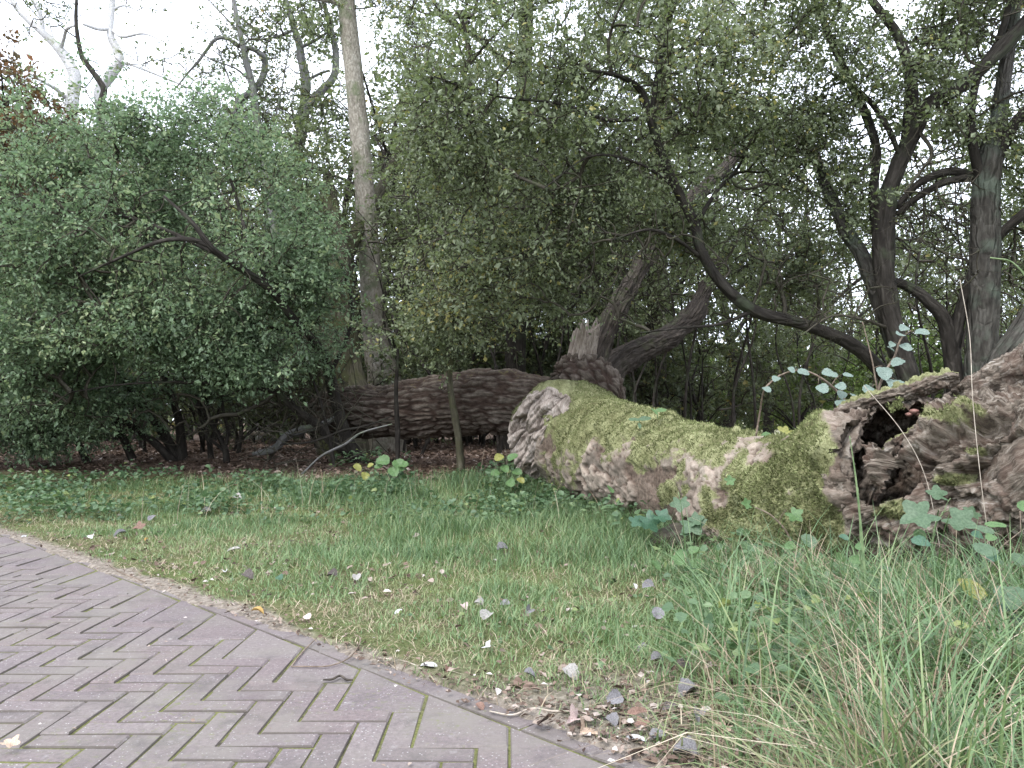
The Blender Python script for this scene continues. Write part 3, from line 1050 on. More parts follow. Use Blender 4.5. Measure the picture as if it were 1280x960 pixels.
def blob_pts(blobs, rng, gap=0.0, gs=.9, seed=0):
    out = []
    for bx_, by_, Y, rx, ry, dz, n in blobs:
        c = P(bx_, by_, Y)
        R = np.array([rx * Y / 1000, dz, ry * Y / 1000])
        m = int(n * (1 + 2.2 * gap)) + 4
        d = unit(rng.normal(size=(m, 3)))
        q = c + d * R * (rng.random(m) ** .42)[:, None]
        if gap > 0:
            k = vnoise(q * gs, seed) + .5 * vnoise(q * gs * 2.7, seed + 1)
            q = q[np.argsort(-k + rng.normal(size=m) * .25)[:n]]
        out.append(q)
    q = np.vstack(out)
    return q[q[:, 2] > np.where(True, gz(q[:, 0], q[:, 1]) + .25, 0)]


def connect(skel, pts, rng):
    """join every point to the nearest node already on the tree"""
    d0 = np.sqrt(((pts[:, None] - skel[None, ::3]) ** 2).sum(-1)).min(1)
    pts = pts[np.argsort(d0)]
    k = len(skel)
    nodes = np.vstack([skel, pts])
    par = np.full(len(nodes), -1)
    pen = np.zeros(len(nodes))
    for i in range(len(pts)):
        j = k + i
        d = ((nodes[:j] - nodes[j]) ** 2).sum(1) + .02 * pen[:j]
        p_ = int(np.argmin(d))
        par[j] = p_
        pen[j] = pen[p_] + 1
        pen[p_] += .5
    w = np.zeros(len(nodes))
    for j in range(len(nodes) - 1, k - 1, -1):
        w[j] += 1
        if par[j] >= k:
            w[par[j]] += w[j]
    idx = np.arange(k, len(nodes))
    return nodes[par[idx]], nodes[idx], w[idx]


def foliage(pts, rng, ntw, nlf, tl, ln, droop=.1, upb=.7, asp=.6, tint0=.45, tvar=.18, seed=0, hexa=False, dirs=None):
    """sprays of leaves round the cluster points; -> twig segments, leaf mesh data"""
    k = len(pts)
    n = k * ntw
    o = np.repeat(pts, ntw, 0)
    d = rng.normal(size=(n, 3)) * np.array([1, 1, .45])
    if dirs is not None:
        d = unit(d) * .75 + unit(np.repeat(dirs, ntw, 0) * np.array([1, 1, .6])) * .8
    d = unit(d)
    d[:, 2] -= droop
    L = rng.uniform(.5, 1.15, n) * tl
    e = o + d * L[:, None]
    m = n * nlf
    tt = rng.uniform(.12, 1.05, m)
    q = np.repeat(o, nlf, 0) + np.repeat(d * L[:, None], nlf, 0) * tt[:, None] + rng.normal(size=(m, 3)) * tl * .10
    ld = np.repeat(d, nlf, 0) * .5 + rng.normal(size=(m, 3)) * .75
    ld[:, 2] -= .15
    nn = rng.normal(size=(m, 3)) * .75 + np.array([0, 0, upb])
    s = ln * np.clip(np.exp(rng.normal(0, .34, m)), .4, 2.0) * np.repeat(rng.uniform(.8, 1.25, n), nlf)
    ti = tint0 + tvar * rng.normal(size=m) + .15 * np.repeat(rng.normal(size=n), nlf) + .25 * np.repeat(vnoise(o * 1.1, seed + 3), nlf)
    f = leaf_hex if hexa else leaf_quads
    return (o, e), f(q, ld, nn, s, s * asp * rng.uniform(.85, 1.15, m), np.clip(ti, 0, 1))


MESHCACHE = {}


def tree(name, label, cat, limbs, blobs, bark, leaf=None, ntw=3, nlf=9, tl=.3, ln=.06, gap=.5, gs=.9, seed=1, group=None, tint0=.45,
         twig_r=.006, rough=.12, limb_names=None, droop=.1, asp=.6, hexa=False, extra=None, upb=.7, ground_base=True):
    rng = np.random.default_rng(seed)
    L0 = pxs(limbs[0])
    if ground_base:
        b0 = L0[0]
        g0 = float(gz(b0[0], b0[1]))
        if b0[2] > g0 + .05:
            L0 = [[b0[0] + (b0[0] - L0[1][0]) * .3, b0[1], g0 - .1, b0[3] * 1.25]] + L0
        base = onground(L0[0][0], L0[0][1])
    else:
        base = np.array(L0[0][:3])
    root = empty(name, base, label, cat, group)
    allp = [L0] + [pxs(l) for l in limbs[1:]]
    sk = []
    for i, l in enumerate(allp):
        la = np.array(l)
        length = np.linalg.norm(np.diff(la[:, :3], axis=0), axis=1).sum()
        big = la[:, 3].max()
        nr = int(np.clip(length / .07, 10, 110))
        ns = int(np.clip(big * 120, 7, 28))
        v, f, bk = tube_mesh(l, nr, ns, rough, seed + i, 2.0)
        nm = (limb_names[i] if limb_names else ('trunk' if i == 0 else 'limb'))
        part(nm, root, v, f, bark if not isinstance(bark, (list, tuple)) else bark[i], dict(bark=bk))
        s_ = catmull(l, max(6, int(length / .12)))
        keep = s_[:, 2] > base[2] + .8
        if keep.any():
            sk.append(s_[keep, :3])
    if not blobs:
        return root
    sk = np.vstack(sk)
    pts = blob_pts(blobs, rng, gap, gs, seed)
    a, b_, w = connect(sk, pts, rng)
    r = twig_r * (.55 + .55 * np.sqrt(w))
    segs = [seg_tubes(a, b_, np.minimum(r * 1.25, .09), r, .07, rng, 3, 3)]
    if extra:
        q = blob_pts(extra, rng, 0, gs, seed + 9)
        a2, b2, w2 = connect(sk, q, rng)
        r2 = twig_r * (.5 + .6 * np.sqrt(w2))
        segs.append(seg_tubes(a2, b2, r2 * 1.2, r2, .16, rng, 4, 4))
        o2 = np.repeat(b2, 2, 0)
        d2 = unit(rng.normal(size=o2.shape) * [1, 1, .8] + np.repeat(unit(b2 - a2), 2, 0)) * rng.uniform(.2, .6, (len(o2), 1))
        segs.append(seg_tubes(o2, o2 + d2, np.full(len(o2), twig_r * .6), np.full(len(o2), twig_r * .25), .14, rng, 3, 3))
    if leaf:
        (o, e), (lv, lf, lt) = foliage(b_, rng, ntw, nlf, tl, ln, droop, upb, asp, tint0, .17, seed, hexa, b_ - a)
        segs.append(seg_tubes(o, e, np.full(len(o), twig_r * .6), np.full(len(o), twig_r * .25), .0, rng, 3, 1))
        part('crown', root, lv, lf, leaf, dict(tint=lt), False)
    v, f, bk = merge(segs)
    tag(part('twigs', root, v, f, BK_TWIG, dict(bark=bk)), kind='stuff')
    return root


# --- the big green shrub at the left, stems leaning over the grass
tree('hawthorn_shrub', 'broad green shrub leaning left over the grass, stems rooted beside the log', 'shrub',
     [[(452, 584, 12, .1152), (432, 545, 11.9, .0936), (417, 490, 11.8, .0756), (404, 443, 11.4, .0648), (364, 395, 10.7, .0540), (337, 361, 10.3, .0490), (277, 320, 9.7, .0403), (262, 307, 9.55, .0360), (240, 278, 9.5, .0259), (205, 245, 9.6, .0130)],
      [(446, 575, 12, .0864), (414, 551, 11.8, .0756), (398, 532, 11.7, .0648), (367, 509, 11.5, .0576), (349, 490, 11.3, .0504), (320, 455, 11.1, .0396), (270, 420, 10.9, .0288), (200, 390, 10.7, .0144)],
      [(262, 307, 9.55, .0331), (235, 299, 9.5, .0288), (200, 302, 9.5, .0245), (160, 318, 9.6, .0187), (100, 345, 9.7, .0101)],
      [(349, 490, 11.3, .0360), (300, 483, 11, .0288), (240, 478, 10.8, .0252), (160, 480, 10.6, .0144), (90, 490, 10.5, .0086)],
      [(404, 443, 11.4, .0432), (385, 425, 11.4, .0324), (350, 412, 11.1, .0216), (310, 402, 10.9, .0108)],
      [(337, 361, 10.3, .0360), (310, 300, 10.4, .0288), (290, 230, 11.6, .0216), (265, 170, 11.7, .0108)],
      [(277, 320, 9.7, .0288), (200, 285, 10.2, .0252), (120, 260, 11.2, .0144), (60, 250, 11.2, .0086)],
      [(412, 470, 11.8, .0360), (440, 400, 11.9, .0288), (430, 340, 11.9, .0216), (400, 290, 11.9, .0108)]],
     [(235, 330, 11.0, 185, 125, 1.6, 430), (90, 340, 11.2, 160, 150, 1.7, 400), (335, 400, 10.9, 95, 75, 1.2, 190), (230, 210, 11.4, 150, 80, 1.4, 210), (60, 470, 11.0, 120, 70, 1.2, 170), (290, 445, 10.5, 130, 34, .8, 130),
      (372, 335, 11.3, 55, 90, 1.0, 90), (150, 420, 10.6, 140, 50, 1.0, 170), (110, 215, 11.6, 130, 80, 1.4, 170), (-70, 360, 11.2, 110, 170, 1.4, 200), (170, 150, 11.6, 170, 55, 1.3, 60), (330, 250, 11.6, 70, 80, 1.0, 45)],
     BK_DARK, LF_SHR, 5, 12, .44, .046, .8, 1.3, 11, tint0=.60, twig_r=.0055, extra=[(250, 520, 12, 150, 40, .8, 90), (390, 510, 11.8, 60, 60, .6, 70), (230, 330, 10.6, 170, 120, 1.4, 90)])
tree('hawthorn_shrub', 'dark many-stemmed shrub at the far left in the shade of the big shrub', 'shrub',
     [[(228, 584, 12.6, .09), (215, 560, 12.6, .08), (195, 530, 12.5, .06), (165, 490, 12.3, .05), (120, 440, 12, .03)],
      [(228, 580, 12.6, .08), (226, 550, 12.6, .07), (222, 520, 12.6, .06), (205, 470, 12.5, .04), (190, 420, 12.4, .02)],
      [(222, 584, 12.5, .07), (195, 555, 12.4, .06), (160, 530, 12.2, .05), (110, 510, 12.0, .03), (50, 500, 11.8, .015)],
      [(170, 583, 12.5, .07), (155, 550, 12.4, .06), (140, 515, 12.4, .045), (130, 470, 12.4, .03)],
      [(110, 580, 12.5, .06), (95, 550, 12.4, .05), (70, 520, 12.4, .045), (30, 480, 12.4, .03)]],
     [(120, 500, 12.0, 130, 55, 1.0, 260), (40, 520, 11.8, 90, 50, .9, 220), (240, 470, 12.6, 100, 40, 1.0, 140), (-60, 500, 11.8, 90, 80, .9, 160), (70, 555, 11.5, 60, 22, .5, 60)],
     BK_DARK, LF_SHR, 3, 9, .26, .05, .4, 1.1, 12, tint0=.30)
tree('sapling_shrub', 'thin shrub with four fanning bare stems in the shade below the big shrub', 'shrub',
     [[(283, 578, 12.4, .05), (281, 560, 12.4, .045), (270, 540, 12.4, .035), (257, 518, 12.4, .03), (240, 490, 12.4, .02)],
      [(281, 560, 12.4, .035), (285, 540, 12.4, .03), (280, 518, 12.4, .025), (276, 490, 12.4, .018)],
      [(282, 565, 12.4, .03), (262, 548, 12.3, .022), (243, 527, 12.2, .015)],
      [(281, 555, 12.4, .03), (262, 520, 12.6, .025), (255, 480, 12.7, .018)]],
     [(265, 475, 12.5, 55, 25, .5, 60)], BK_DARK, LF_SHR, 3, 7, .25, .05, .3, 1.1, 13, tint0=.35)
tree('sapling_shrub', 'pair of short dark stems left of the fanning shrub', 'shrub',
     [[(263, 566, 13.4, .05), (260, 545, 13.4, .045), (250, 518, 13.4, .035), (243, 480, 13.4, .02)],
      [(262, 556, 13.4, .03), (270, 530, 13.4, .025), (275, 500, 13.4, .018)]],
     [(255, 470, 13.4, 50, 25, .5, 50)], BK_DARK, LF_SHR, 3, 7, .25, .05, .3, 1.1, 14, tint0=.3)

# --- big trunks
tree('poplar_tree', 'tall straight pale-barked poplar trunk standing behind the fallen limb', 'tree',
     [[(480, 478, 16, .34), (472, 440, 16, .275), (466, 380, 16, .24), (461, 310, 16, .2091), (456, 240, 16, .1968), (449, 160, 16, .1886), (441, 80, 16, .1804), (433, 0, 16, .1722), (427, -120, 16, .1476), (420, -330, 16, .0820)],
      [(434, 10, 16, .0492), (415, 2, 15.8, .0410), (385, -2, 15.6, .0246)],
      [(432, -60, 16, .0656), (460, -150, 16, .0492), (490, -230, 15.8, .0246)],
      [(427, -130, 16, .0656), (390, -220, 16.4, .0410), (360, -300, 16.4, .0164)]],
     [(430, -200, 16, 160, 110, 2.4, 160), (470, -60, 15.2, 80, 60, 1.4, 50), (395, 20, 15.6, 40, 30, .8, 18)], BK_POP, LF_HAW, 3, 9, .45, .085, .5, .6, 21, rough=.06)
tree('old_tree', 'thick mossy trunk at the left end of the fallen limb', 'tree',
     [[(428, 530, 14.6, .40), (428, 490, 14.6, .37), (426, 450, 14.6, .36), (423, 410, 14.6, .35), (418, 350, 14.6, .33), (416, 300, 14.8, .24), (412, 250, 15.2, .16), (408, 215, 15.6, .06)],
      [(450, 500, 14.4, .28), (442, 470, 14.5, .2), (434, 430, 14.6, .18), (428, 390, 14.7, .14)],
      [(418, 350, 14.6, .2), (440, 300, 15.6, .16), (480, 230, 16.8, .12), (520, 140, 17.6, .06)],
      [(416, 310, 14.8, .15), (375, 265, 15.2, .10), (335, 235, 15.4, .05)]],
     [(350, 230, 15.2, 80, 60, 1.2, 110), (400, 300, 15.0, 40, 60, 1.0, 50), (385, 160, 15.4, 40, 40, 1, 30), (530, 260, 17.6, 60, 90, 1.2, 70), (520, 100, 17.6, 60, 80, 1.2, 60)], BK_MOSS, LF_HAW, 3, 10, .45, .065, .5, .8, 22, tint0=.4)
tree('dark_tree', 'dark straight trunk rising behind the bend of the fallen tree', 'tree',
     [[(643, 500, 17, .2700), (644, 450, 17, .2250), (646, 400, 17, .2100), (649, 300, 17, .2025), (652, 200, 17, .1875), (655, 100, 17, .1650), (658, 0, 17, .1500), (660, -160, 17, .0900)],
      [(650, 260, 17, .0750), (610, 220, 16.5, .0600), (560, 190, 16, .0375), (500, 180, 15.6, .0150)],
      [(652, 190, 17, .0750), (700, 140, 16.5, .0600), (750, 110, 16, .0375)],
      [(655, 100, 17, .0750), (600, 50, 16.5, .0600), (550, 20, 16, .0375)],
      [(648, 340, 17, .0750), (690, 310, 16.5, .0525), (740, 300, 16, .0300)]],
     [(620, 150, 15.6, 120, 110, 2.0, 110), (690, 90, 16, 120, 90, 1.8, 85), (580, 300, 15.0, 85, 90, 1.6, 85), (690, 270, 16, 100, 80, 1.6, 65), (650, -60, 16.5, 200, 90, 2, 120), (520, 10, 16.4, 70, 60, 1.4, 70), (800, -10, 17, 160, 60, 1.6, 110), (570, 60, 15.4, 80, 80, 1.6, 75)],
     BK_DARK, LF_HAW, 4, 12, .58, .055, .8, .9, 23, tint0=.52, rough=.06)
tree('dark_tree', 'brown upright trunk seen above the leaning limb', 'tree',
     [[(820, 430, 19, .24), (822, 330, 19, .22), (825, 240, 19, .21), (829, 140, 19, .19), (833, 20, 19, .16), (836, -140, 19, .1)],
      [(826, 200, 19, .09), (870, 150, 18.6, .07), (920, 120, 18.4, .03)], [(830, 120, 19, .09), (780, 70, 18.6, .06), (740, 40, 18.4, .03)]],
     [(830, 60, 18.6, 140, 80, 2, 260), (900, 160, 18.6, 90, 60, 1.6, 130), (830, -60, 19, 160, 80, 2, 120)], BK_TWIG, LF_HAW, 3, 10, .42, .085, .6, .7, 24, tint0=.5, rough=.06)

# --- the tree whose long low limb arches over the log
tree('hawthorn_tree', 'hawthorn with a long dark limb arching low over the mossy log', 'tree',
     [[(1122, 500, 9.9, .1020), (1095, 458, 9.8, .0884), (1060, 428, 9.7, .0782), (1000, 404, 9.6, .0714), (942, 388, 9.5, .0748), (900, 352, 9.4, .0680), (876, 312, 9.3, .0626), (868, 280, 9.3, .0598), (846, 236, 9.2, .0544), (826, 190, 9.1, .0490), (812, 146, 9.0, .0442), (800, 112, 8.9, .0374), (775, 96, 8.7, .0272), (735, 88, 8.5, .0136)],
      [(868, 284, 9.3, .0306), (895, 240, 9.5, .0238), (925, 205, 9.7, .0204), (960, 120, 9.9, .0136), (985, 60, 10, .0082)],
      [(884, 328, 9.4, .0272), (850, 302, 9.1, .0204), (812, 287, 8.8, .0163), (765, 300, 8.5, .0082)],
      [(814, 150, 9.0, .0340), (822, 90, 9.1, .0286), (835, 30, 9.2, .0238), (830, -60, 9.2, .0136)],
      [(846, 236, 9.2, .0204), (800, 205, 8.9, .0170), (740, 195, 8.6, .0122), (680, 235, 8.3, .0068)],
      [(812, 146, 9.0, .0272), (760, 150, 8.7, .0204), (700, 130, 8.5, .0170), (620, 120, 8.3, .0102), (540, 95, 8.2, .0068)],
      [(942, 388, 9.5, .0340), (900, 405, 9.4, .0204), (850, 410, 9.2, .0136), (800, 416, 9.0, .0082)],
      [(680, 440, 11.5, .0204), (690, 405, 11.3, .0204), (725, 370, 11, .0190), (715, 320, 10.6, .0170), (680, 240, 10, .0136), (660, 150, 9.6, .0082)]],
     [(800, 90, 8.8, 150, 90, 1.3, 110), (700, 170, 8.6, 130, 90, 1.2, 110), (900, 110, 9.4, 110, 100, 1.2, 78), (620, 90, 8.6, 110, 80, 1.2, 95), (760, 240, 8.9, 110, 60, 1.0, 120), (580, 180, 8.8, 80, 80, 1.0, 110),
      (960, 200, 9.8, 80, 70, 1.0, 60), (720, -20, 8.8, 260, 60, 1.4, 150), (640, 300, 9.4, 90, 60, .9, 62), (570, 330, 9.6, 70, 60, .9, 50), (960, 30, 9.6, 100, 60, 1.2, 65),
      (610, 395, 10.4, 75, 45, .8, 48), (540, 410, 10.4, 45, 45, .7, 32), (700, 350, 10.0, 70, 40, .8, 40), (840, 290, 9.9, 70, 45, .8, 75), (960, 320, 10.4, 60, 60, .9, 60), (1010, 350, 10.4, 50, 60, .9, 40)],
     BK_DARK, LF_HAW, 5, 12, .44, .043, .8, 1.4, 31, tint0=.60, twig_r=.0055, rough=.1, extra=[(780, 320, 9.2, 150, 90, .9, 90), (620, 300, 9.6, 130, 120, .9, 80), (960, 300, 9.6, 90, 90, .8, 60), (750, 120, 9, 160, 90, 1, 60)])

# --- the dark forked tree and its lichened neighbours on the right
tree('forked_tree', 'dark forked tree with twisting limbs behind the hollow root', 'tree',
     [[(1145, 510, 9.3, .1400), (1130, 450, 9.3, .1190), (1116, 405, 9.3, .1120), (1107, 350, 9.3, .1085), (1103, 300, 9.3, .1120), (1106, 255, 9.3, .1085), (1124, 205, 9.25, .0980), (1146, 160, 9.2, .0910), (1162, 132, 9.1, .0875), (1205, 105, 9.0, .0805), (1250, 62, 8.9, .0735), (1300, 5, 8.8, .0630), (1350, -70, 8.7, .0420)],
      [(1132, 190, 9.25, .0840), (1138, 150, 9.3, .0770), (1139, 110, 9.35, .0700), (1135, 80, 9.4, .0665), (1120, 40, 9.45, .0595), (1090, 0, 9.5, .0490), (1060, -60, 9.6, .0280)],
      [(1097, 290, 9.3, .0700), (1092, 240, 9.4, .0595), (1096, 190, 9.4, .0560), (1083, 145, 9.5, .0525), (1064, 104, 9.5, .0490), (1042, 58, 9.6, .0420), (1022, 8, 9.7, .0315), (1000, -60, 9.8, .0175)],
      [(1122, 445, 9.5, .0980), (1096, 370, 9.5, .0910), (1077, 320, 9.5, .0875), (1052, 275, 9.5, .0805), (1032, 232, 9.6, .0700), (1014, 185, 9.7, .0560), (985, 150, 9.8, .0350), (950, 120, 9.9, .0210)],
      [(1066, 108, 9.5, .0350), (1090, 130, 9.3, .0315), (1110, 160, 9.2, .0315), (1125, 195, 9.2, .0280)],
      [(1120, 260, 9.3, .0420), (1150, 228, 9.2, .0455), (1190, 214, 9.2, .0490), (1222, 225, 9.3, .0560)],
      [(1121, 268, 9.3, .0315), (1148, 246, 9.2, .0385), (1180, 228, 9.1, .0420), (1215, 222, 9.2, .0420)],
      [(1110, 410, 9.3, .0210), (1080, 400, 9.0, .0154), (1040, 395, 8.8, .0140), (1000, 420, 8.6, .0070)],
      [(1145, 160, 9.2, .0280), (1165, 190, 9.0, .0210), (1150, 215, 8.9, .0140), (1130, 240, 8.8, .0084)]],
     [(1080, 60, 9.4, 110, 80, 1.3, 140), (1200, 30, 9.4, 110, 60, 1.0, 80), (1010, 140, 9.8, 80, 90, 1.2, 130), (1150, -40, 9.2, 200, 60, 1.4, 190), (1040, 250, 9.8, 60, 70, .9, 80), (1180, 150, 9.2, 60, 50, .9, 50), (1280, 150, 9.4, 60, 70, .8, 30)],
     [BK_DARK, BK_DARK, BK_DARK, BK_LICH, BK_DARK, BK_DARK, BK_DARK, BK_TWIG, BK_TWIG], LF_HAW, 4, 11, .38, .043, .75, 1.1, 32, tint0=.52, twig_r=.005, rough=.18, extra=[(1060, 180, 9.4, 90, 120, 1.0, 70), (1170, 240, 9.2, 70, 100, .8, 60), (1040, 380, 9.2, 90, 50, .8, 50), (1180, 60, 9.1, 110, 80, 1, 50)])
tree('lichen_tree', 'thick lichen-grey trunk at the right edge behind the root', 'tree',
     [[(1228, 500, 9.2, .2016), (1228, 440, 9.2, .1764), (1230, 380, 9.2, .1692), (1232, 320, 9.2, .1620), (1232, 260, 9.2, .1584), (1236, 205, 9.2, .1368), (1248, 150, 9.25, .0936), (1256, 90, 9.3, .0792), (1268, 20, 9.35, .0648), (1280, -60, 9.4, .0360)],
      [(1226, 225, 9.2, .0648), (1216, 180, 9.1, .0540), (1214, 135, 9.1, .0504), (1224, 90, 9.1, .0468), (1246, 55, 9.1, .0432), (1262, 0, 9.1, .0360), (1265, -70, 9.1, .0216)],
      [(1240, 210, 9.2, .0864), (1262, 165, 9.1, .0720), (1290, 130, 9.0, .0576), (1340, 80, 9, .0360)],
      [(1196, 500, 9.4, .1080), (1184, 410, 9.4, .0864), (1160, 376, 9.4, .0720), (1134, 358, 9.5, .0576), (1116, 352, 9.5, .0504), (1090, 348, 9.6, .0216)],
      [(1190, 440, 9.4, .0864), (1202, 385, 9.35, .0720), (1218, 340, 9.3, .0720), (1228, 300, 9.25, .0576)],
      [(1236, 310, 9.2, .0504), (1262, 282, 9.1, .0576), (1300, 255, 9.0, .0576), (1360, 240, 8.9, .0360)]],
     [(1230, 0, 9.6, 90, 70, 1.0, 70), (1290, 200, 9.2, 60, 90, 1, 90), (1310, 340, 9.4, 60, 60, 1, 60), (1330, 40, 9.5, 70, 120, 1.0, 70)],
     [BK_LICH, BK_DARK, BK_DARK, BK_DARK, BK_DARK, BK_DARK], LF_HAW, 4, 11, .38, .043, .75, 1.1, 33, tint0=.52, twig_r=.005, rough=.12, extra=[(1180, 300, 9.2, 70, 90, .8, 60), (1270, 330, 9.2, 50, 100, .7, 50), (1250, 120, 9.2, 70, 100, .8, 40)])
tree('leaning_tree', 'leaning grey trunk cut off by the right edge of the view', 'tree',
     [[(1225, 520, 8.6, .1650), (1250, 458, 8.5, .1500), (1272, 425, 8.4, .1425), (1310, 375, 8.3, .1350), (1370, 310, 8.2, .1125), (1430, 220, 8.2, .0750)]],
     [(1400, 200, 8.2, 90, 120, 1.2, 120)], BK_LICH, LF_HAW, 3, 9, .26, .055, .6, 1.1, 34, rough=.15)

# --- bare pale trees against the sky
tree('pale_tree', 'bare white-barked tree forking against the sky, leftmost of the pale pair', 'tree',
     [[(95, 330, 36, .36), (92, 240, 36, .32), (88, 150, 36, .30), (91, 120, 36, .28), (94, 97, 36, .26), (88, 82, 36, .25), (79, 68, 36, .22), (68, 55, 36, .19), (56, 43, 36, .17), (34, 24, 36, .13), (17, 4, 36, .10), (0, -30, 36, .06)],
      [(76, 62, 36, .10), (80, 48, 35.5, .08), (84, 36, 35, .07), (96, 31, 34.5, .04)],
      [(53, 40, 36, .12), (52, 25, 36, .10), (46, 8, 36, .08), (34, -8, 36, .05)],
      [(82, 122, 36, .10), (68, 110, 35, .08), (50, 100, 34.5, .06), (35, 90, 34, .03)],
      [(70, 56, 36, .05), (62, 30, 36, .03), (55, -10, 36, .02)]],
     [(30, -20, 36, 60, 40, 2, 26), (60, 30, 35.5, 40, 40, 1.5, 20)], BK_PALE, LF_WOOD, 2, 4, .6, .14, .2, .5, 41, twig_r=.016, rough=.08)
tree('pale_tree', 'bare white-barked tree with a crooked upper trunk, rightmost of the pale pair', 'tree',
     [[(131, 330, 37, .30), (130, 240, 37, .28), (128, 150, 37, .26), (125, 115, 37, .25), (138, 95, 37, .24), (149, 77, 37, .22), (146, 62, 37, .2), (139, 47, 37, .17), (138, 30, 37, .15), (140, 5, 37, .14), (141, -40, 37, .08)],
      [(150, 76, 37, .08), (172, 84, 36.5, .06), (205, 97, 36, .05), (240, 112, 35.5, .03), (270, 125, 35, .015)],
      [(141, 38, 37, .08), (153, 46, 36.5, .07), (180, 42, 36, .055), (205, 52, 35.5, .03)],
      [(141, 12, 37, .06), (155, 7, 37, .05), (172, 13, 37, .03)],
      [(138, 36, 37, .10), (122, 36, 36.5, .08), (104, 30, 36, .06)],
      [(146, 60, 37, .04), (160, 68, 36.5, .035), (185, 85, 36, .03), (215, 98, 35.6, .02)]],
     [(200, 80, 36, 70, 30, 2, 30), (150, -10, 37, 60, 30, 2, 24), (240, 110, 35.5, 30, 20, 1.5, 12)], BK_PALE, LF_WOOD, 2, 3, .6, .13, .2, .5, 42, twig_r=.015, rough=.08)
tree('dead_tree', 'thin black bare stem curving up between the two pale trees', 'tree',
     [[(132, 330, 32, .14), (130, 200, 32, .13), (126, 135, 32, .125), (130, 113, 32, .12), (121, 97, 32, .11), (110, 82, 32, .10), (102, 70, 32, .095), (97, 45, 32, .085), (95, 20, 32, .07), (97, -25, 32, .04)],
      [(97, 48, 32, .03), (85, 40, 32, .025), (70, 28, 32, .015)], [(104, 74, 32, .03), (120, 78, 32, .02), (134, 90, 32, .01)]],
     [(95, 0, 32, 30, 30, 1, 12)], BK_DARK, None, seed=43, twig_r=.012, gap=.2)
tree('grey_tree', 'thin grey stem with a looping crooked limb against the sky', 'tree',
     [[(345, 320, 22, .13), (336, 240, 22, .12), (326, 180, 22, .115), (320, 140, 22, .11), (315, 107, 22, .10), (308, 78, 22, .09), (303, 55, 22, .08), (296, 22, 22, .07), (288, -20, 22, .05), (280, -60, 22, .03)],
      [(296, 140, 22.5, .12), (300, 126, 22.5, .11), (318, 112, 22.4, .10), (328, 97, 22.4, .095), (331, 82, 22.4, .085), (330, 72, 22.3, .08), (318, 62, 22.2, .07), (300, 58, 22.1, .06), (284, 48, 22, .055), (270, 49, 22, .05), (258, 63, 22, .045), (247, 78, 22, .04), (236, 90, 22, .03), (220, 110, 22, .018)],
      [(312, 100, 22, .035), (295, 86, 21.8, .028), (275, 78, 21.6, .02), (245, 66, 21.4, .012)],
      [(328, 200, 22, .03), (300, 130, 21.8, .024), (281, 85, 21.7, .02), (264, 35, 21.6, .012)],
      [(336, 190, 22, .03), (346, 140, 22, .024), (356, 90, 22, .02), (364, 40, 22, .012)],
      [(300, 42, 22, .03), (280, 20, 22, .025), (256, -5, 22, .015)],
      [(296, 140, 22.5, .12), (300, 180, 22.4, .13), (318, 230, 22.2, .14)]],
     [(300, 60, 22, 60, 60, 1.5, 60), (340, 120, 22, 30, 50, 1.2, 40), (265, 70, 22, 40, 50, 1, 40), (290, 150, 22, 60, 40, 1.2, 50)], BK_GREY, LF_WOOD, 3, 4, .5, .075, .2, .6, 44, twig_r=.008)
tree('grey_tree', 'thick grey tree with two raised limbs left of the poplar trunk', 'tree',
     [[(335, 360, 25, .2550), (345, 250, 25, .2400), (368, 195, 25, .2100), (377, 165, 25, .1875), (381, 130, 25, .1650), (382, 100, 25, .1500), (377, 75, 25, .1275), (374, 55, 25, .1125), (366, 30, 25, .0900), (355, -10, 25, .0600)],
      [(378, 140, 25, .1350), (398, 118, 25, .1275), (416, 98, 25, .1200), (420, 75, 25, .1125), (417, 50, 25, .0975), (408, 15, 25, .0750), (395, -30, 25, .0450)],
      [(366, 38, 25, .0525), (350, 45, 24.8, .0450), (325, 50, 24.6, .0263)],
      [(375, 60, 25, .0600), (395, 50, 24.8, .0525), (410, 40, 24.6, .0375)],
      [(388, 98, 25, .0450), (400, 92, 24.9, .0450), (412, 88, 24.8, .0375)]],
     [(340, 30, 24.6, 80, 40, 1.6, 110), (400, 30, 24.6, 50, 50, 1.5, 90), (345, 130, 24.5, 60, 60, 1.5, 110), (410, 140, 24, 40, 50, 1.3, 80), (300, 170, 24.5, 70, 40, 1.5, 70)], BK_GREY, LF_WOOD, 3, 7, .6, .085, .3, .6, 45, twig_r=.012)
